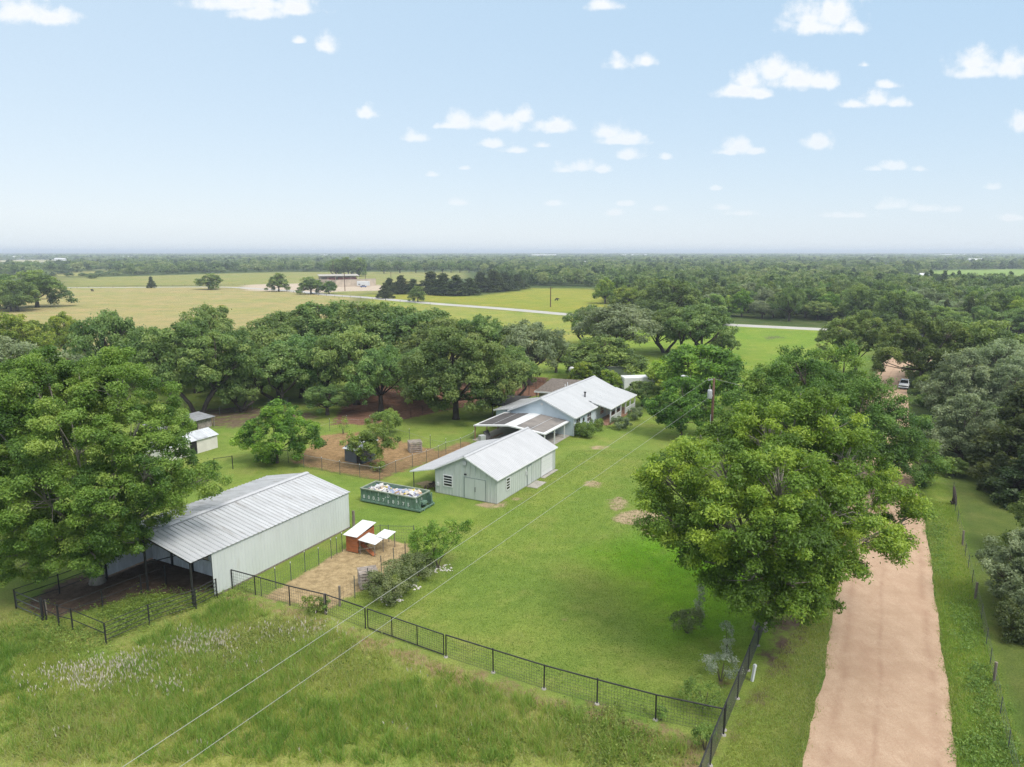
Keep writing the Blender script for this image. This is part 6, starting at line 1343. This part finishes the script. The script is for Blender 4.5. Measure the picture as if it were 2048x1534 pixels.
blades('verge_grass', np.concatenate([fringe(Lw, 1, 5000, 7), fringe(Rw, -1, 5000, 8)]), .13, .03, 95, 'blade', 'ragged grass creeping over the edges of the dirt road', .38, .35, .8, 3)
SV2 = PG([(1600, 1250), (1665, 1180), (1640, 1350), (1596, 1560), (1430, 1560), (1480, 1420)])
blades('verge_grass', inpoly(rg, SV2, 6000), .14, .03, 94, 'blade', 'short weedy grass between the tall road fence and the dirt road', .35, .3, .8, 3)
def weeds(name, polys, seed, label, mat='leaf_weed', hh=.35, leaf=.14, dens=14, jit=.9):
    rng = np.random.default_rng(seed); Vs_, Fs_, Ts_, nb_ = [], [], [], 0
    for poly, k in polys:
        P = inpoly(rng, PG(poly), k); 
        P = P + rng.normal(0, jit, P.shape); clump = np.repeat(P, dens, 0) + rng.normal(0, .22, (k * dens, 2)); hz_ = np.repeat(hh * rng.uniform(.35, 1.25, k), dens) * rng.uniform(.2, 1.1, k * dens)
        C = np.concatenate([clump, hz_[:, None]], 1); Nn = unit(rng.normal(size=C.shape) * .6 + np.array([0, 0, .8])); t_ = np.clip(np.repeat(rng.normal(.5, .2, k), dens) + rng.normal(0, .12, k * dens), 0, 1)
        V, Fq, tt = cards(rng, C, Nn, leaf, leaf * .55, t_); Vs_.append(V); Fs_.append(Fq + nb_); Ts_.append(tt); nb_ += len(V)
    return tag(link_mesh(name, np_mesh(name, np.concatenate(Vs_), np.concatenate(Fs_), np.concatenate(Ts_), mat=M[mat])), label, 'weeds', kind='stuff')
weeds('weeds', [([(190, 1240), (215, 1215), (300, 1195), (420, 1190), (415, 1202), (300, 1245), (225, 1275)], 420), ([(20, 1250), (90, 1245), (200, 1280), (190, 1310), (110, 1300), (30, 1290)], 260), ([(430, 1195), (480, 1180), (500, 1188), (430, 1205)], 50)], 101, 'bright leafy weeds in and around the pipe pen')
weeds('weeds', [([(1940, 1330), (1975, 1340), (2010, 1480), (1985, 1500), (1950, 1430)], 160), ([(1850, 1030), (1880, 1030), (1900, 1150), (1880, 1160), (1865, 1090)], 160), ([(1900, 1200), (1940, 1200), (1960, 1300), (1920, 1310)], 110), ([(1900, 1500), (2010, 1460), (2048, 1534), (1950, 1534)], 130)], 102, 'leafy green weeds on the right road verge', hh=.28, jit=.25)
weeds('weeds', [([(1130, 1440), (1230, 1430), (1330, 1500), (1320, 1534), (1180, 1520)], 300), ([(480, 1260), (600, 1245), (640, 1275), (560, 1310), (470, 1310)], 260), ([(370, 1310), (470, 1300), (520, 1350), (420, 1360)], 160), ([(60, 1450), (150, 1430), (180, 1480), (80, 1500)], 110), ([(900, 1480), (1010, 1470), (1040, 1534), (900, 1534)], 90), ([(620, 1310), (700, 1300), (760, 1360), (650, 1370)], 100)], 103, 'lush dark green weed patches in the meadow', hh=.32)
def flowers(polys, seed, label):
    rng = np.random.default_rng(seed); Vs_, Fs_, nb_ = [], [], 0
    for poly, k in polys:
        k = max(4, int(k * .8)); P = inpoly(rng, PG(poly), k); P = P + rng.normal(0, .5, P.shape); h = rng.uniform(.3, .7, k); Lh = rng.uniform(.16, .34, k)
        for ang in (0, 1.57):
            w = .014 + .014 * rng.random(k); dx, dy = np.cos(ang) * w, np.sin(ang) * w; ox, oy = rng.normal(0, .05, k), rng.normal(0, .05, k)
            b0 = np.stack([P[:, 0], P[:, 1], h - Lh], 1); m0 = np.stack([P[:, 0] - dx + ox * .5, P[:, 1] - dy + oy * .5, h - Lh * .45], 1); m1 = np.stack([P[:, 0] + dx + ox * .5, P[:, 1] + dy + oy * .5, h - Lh * .45], 1); tp_ = np.stack([P[:, 0] + ox, P[:, 1] + oy, h], 1)
            V = np.stack([b0, m1, tp_, m0], 1).reshape(-1, 3); Vs_.append(V); Fs_.append(np.arange(k * 4).reshape(k, 4) + nb_); nb_ += k * 4
    return tag(link_mesh('wildflowers', np_mesh('wildflowers', np.concatenate(Vs_), np.concatenate(Fs_), mat=M['flower'])), label, 'wildflowers', kind='stuff')
flowers([([(90, 1350), (200, 1335), (310, 1325), (300, 1360), (230, 1385), (150, 1385)], 620), ([(150, 1330), (230, 1320), (330, 1300), (320, 1330), (200, 1350)], 160), ([(345, 1300), (370, 1270), (470, 1275), (440, 1305), (360, 1318)], 420), ([(320, 1368), (365, 1362), (375, 1385), (330, 1392)], 80), ([(500, 1262), (600, 1255), (650, 1275), (620, 1285), (510, 1280)], 110), ([(40, 1360), (110, 1345), (120, 1380), (60, 1390)], 60),
         ([(600, 1245), (640, 1240), (690, 1275), (650, 1285)], 50), ([(450, 1320), (530, 1310), (540, 1330), (460, 1345)], 40), ([(100, 1480), (130, 1470), (115, 1500)], 8), ([(380, 1490), (420, 1480), (400, 1505)], 8), ([(820, 1350), (840, 1345), (835, 1365)], 10), ([(550, 1380), (1000, 1450), (900, 1520), (600, 1500)], 20)], 111, 'pale seed heads of wildflowers in drifts across the meadow')
rng = np.random.default_rng(5); mb = MB()
for poly, k in (([(755, 1198), (800, 1190), (812, 1200), (770, 1212)], 46), ([(815, 1172), (838, 1165), (842, 1178), (820, 1182)], 18), ([(855, 1132), (905, 1128), (905, 1142), (860, 1148)], 44)):
    for (px_, py_) in inpoly(rng, PG(poly), k):
        r = rng.uniform(.05, .12); vs = [(px_ + r * dx * rng.uniform(.7, 1.2), py_ + r * dy * rng.uniform(.7, 1.2), max(0, .02 + r * .7 * dz)) for (dx, dy, dz) in ((1, 0, .3), (0, 1, .3), (-1, 0, .3), (0, -1, .3), (0, 0, 1.2), (.7, .7, 0), (-.7, .7, 0), (-.7, -.7, 0), (.7, -.7, 0))]
        mb.add(vs, [(0, 5, 1, 4), (1, 6, 2, 4), (2, 7, 3, 4), (3, 8, 0, 4)])
tag(mb.build('pebbles', M['rock']), 'scattered white edging stones around the dull green shrubs and thorny tree', 'stones', kind='stuff')

# ---------------------------------------------------------------- haze
hz = MB().box(-13500, -380, -1, 13500, 13500, 45)
hm = bpy.data.materials.new('haze'); hm.use_nodes = True; ht = hm.node_tree; ht.nodes.clear(); ho = N(ht, 'ShaderNodeOutputMaterial')
pv_ = N(ht, 'ShaderNodeVolumePrincipled'); pv_.inputs['Color'].default_value = (.80, .88, 1.0, 1); pv_.inputs['Density'].default_value = 2.3e-4; pv_.inputs['Anisotropy'].default_value = 0.2
ht.links.new(pv_.outputs[0], ho.inputs['Volume'])
tag(hz.build('haze', hm), 'thin bluish haze over the plain', 'haze', kind='stuff')
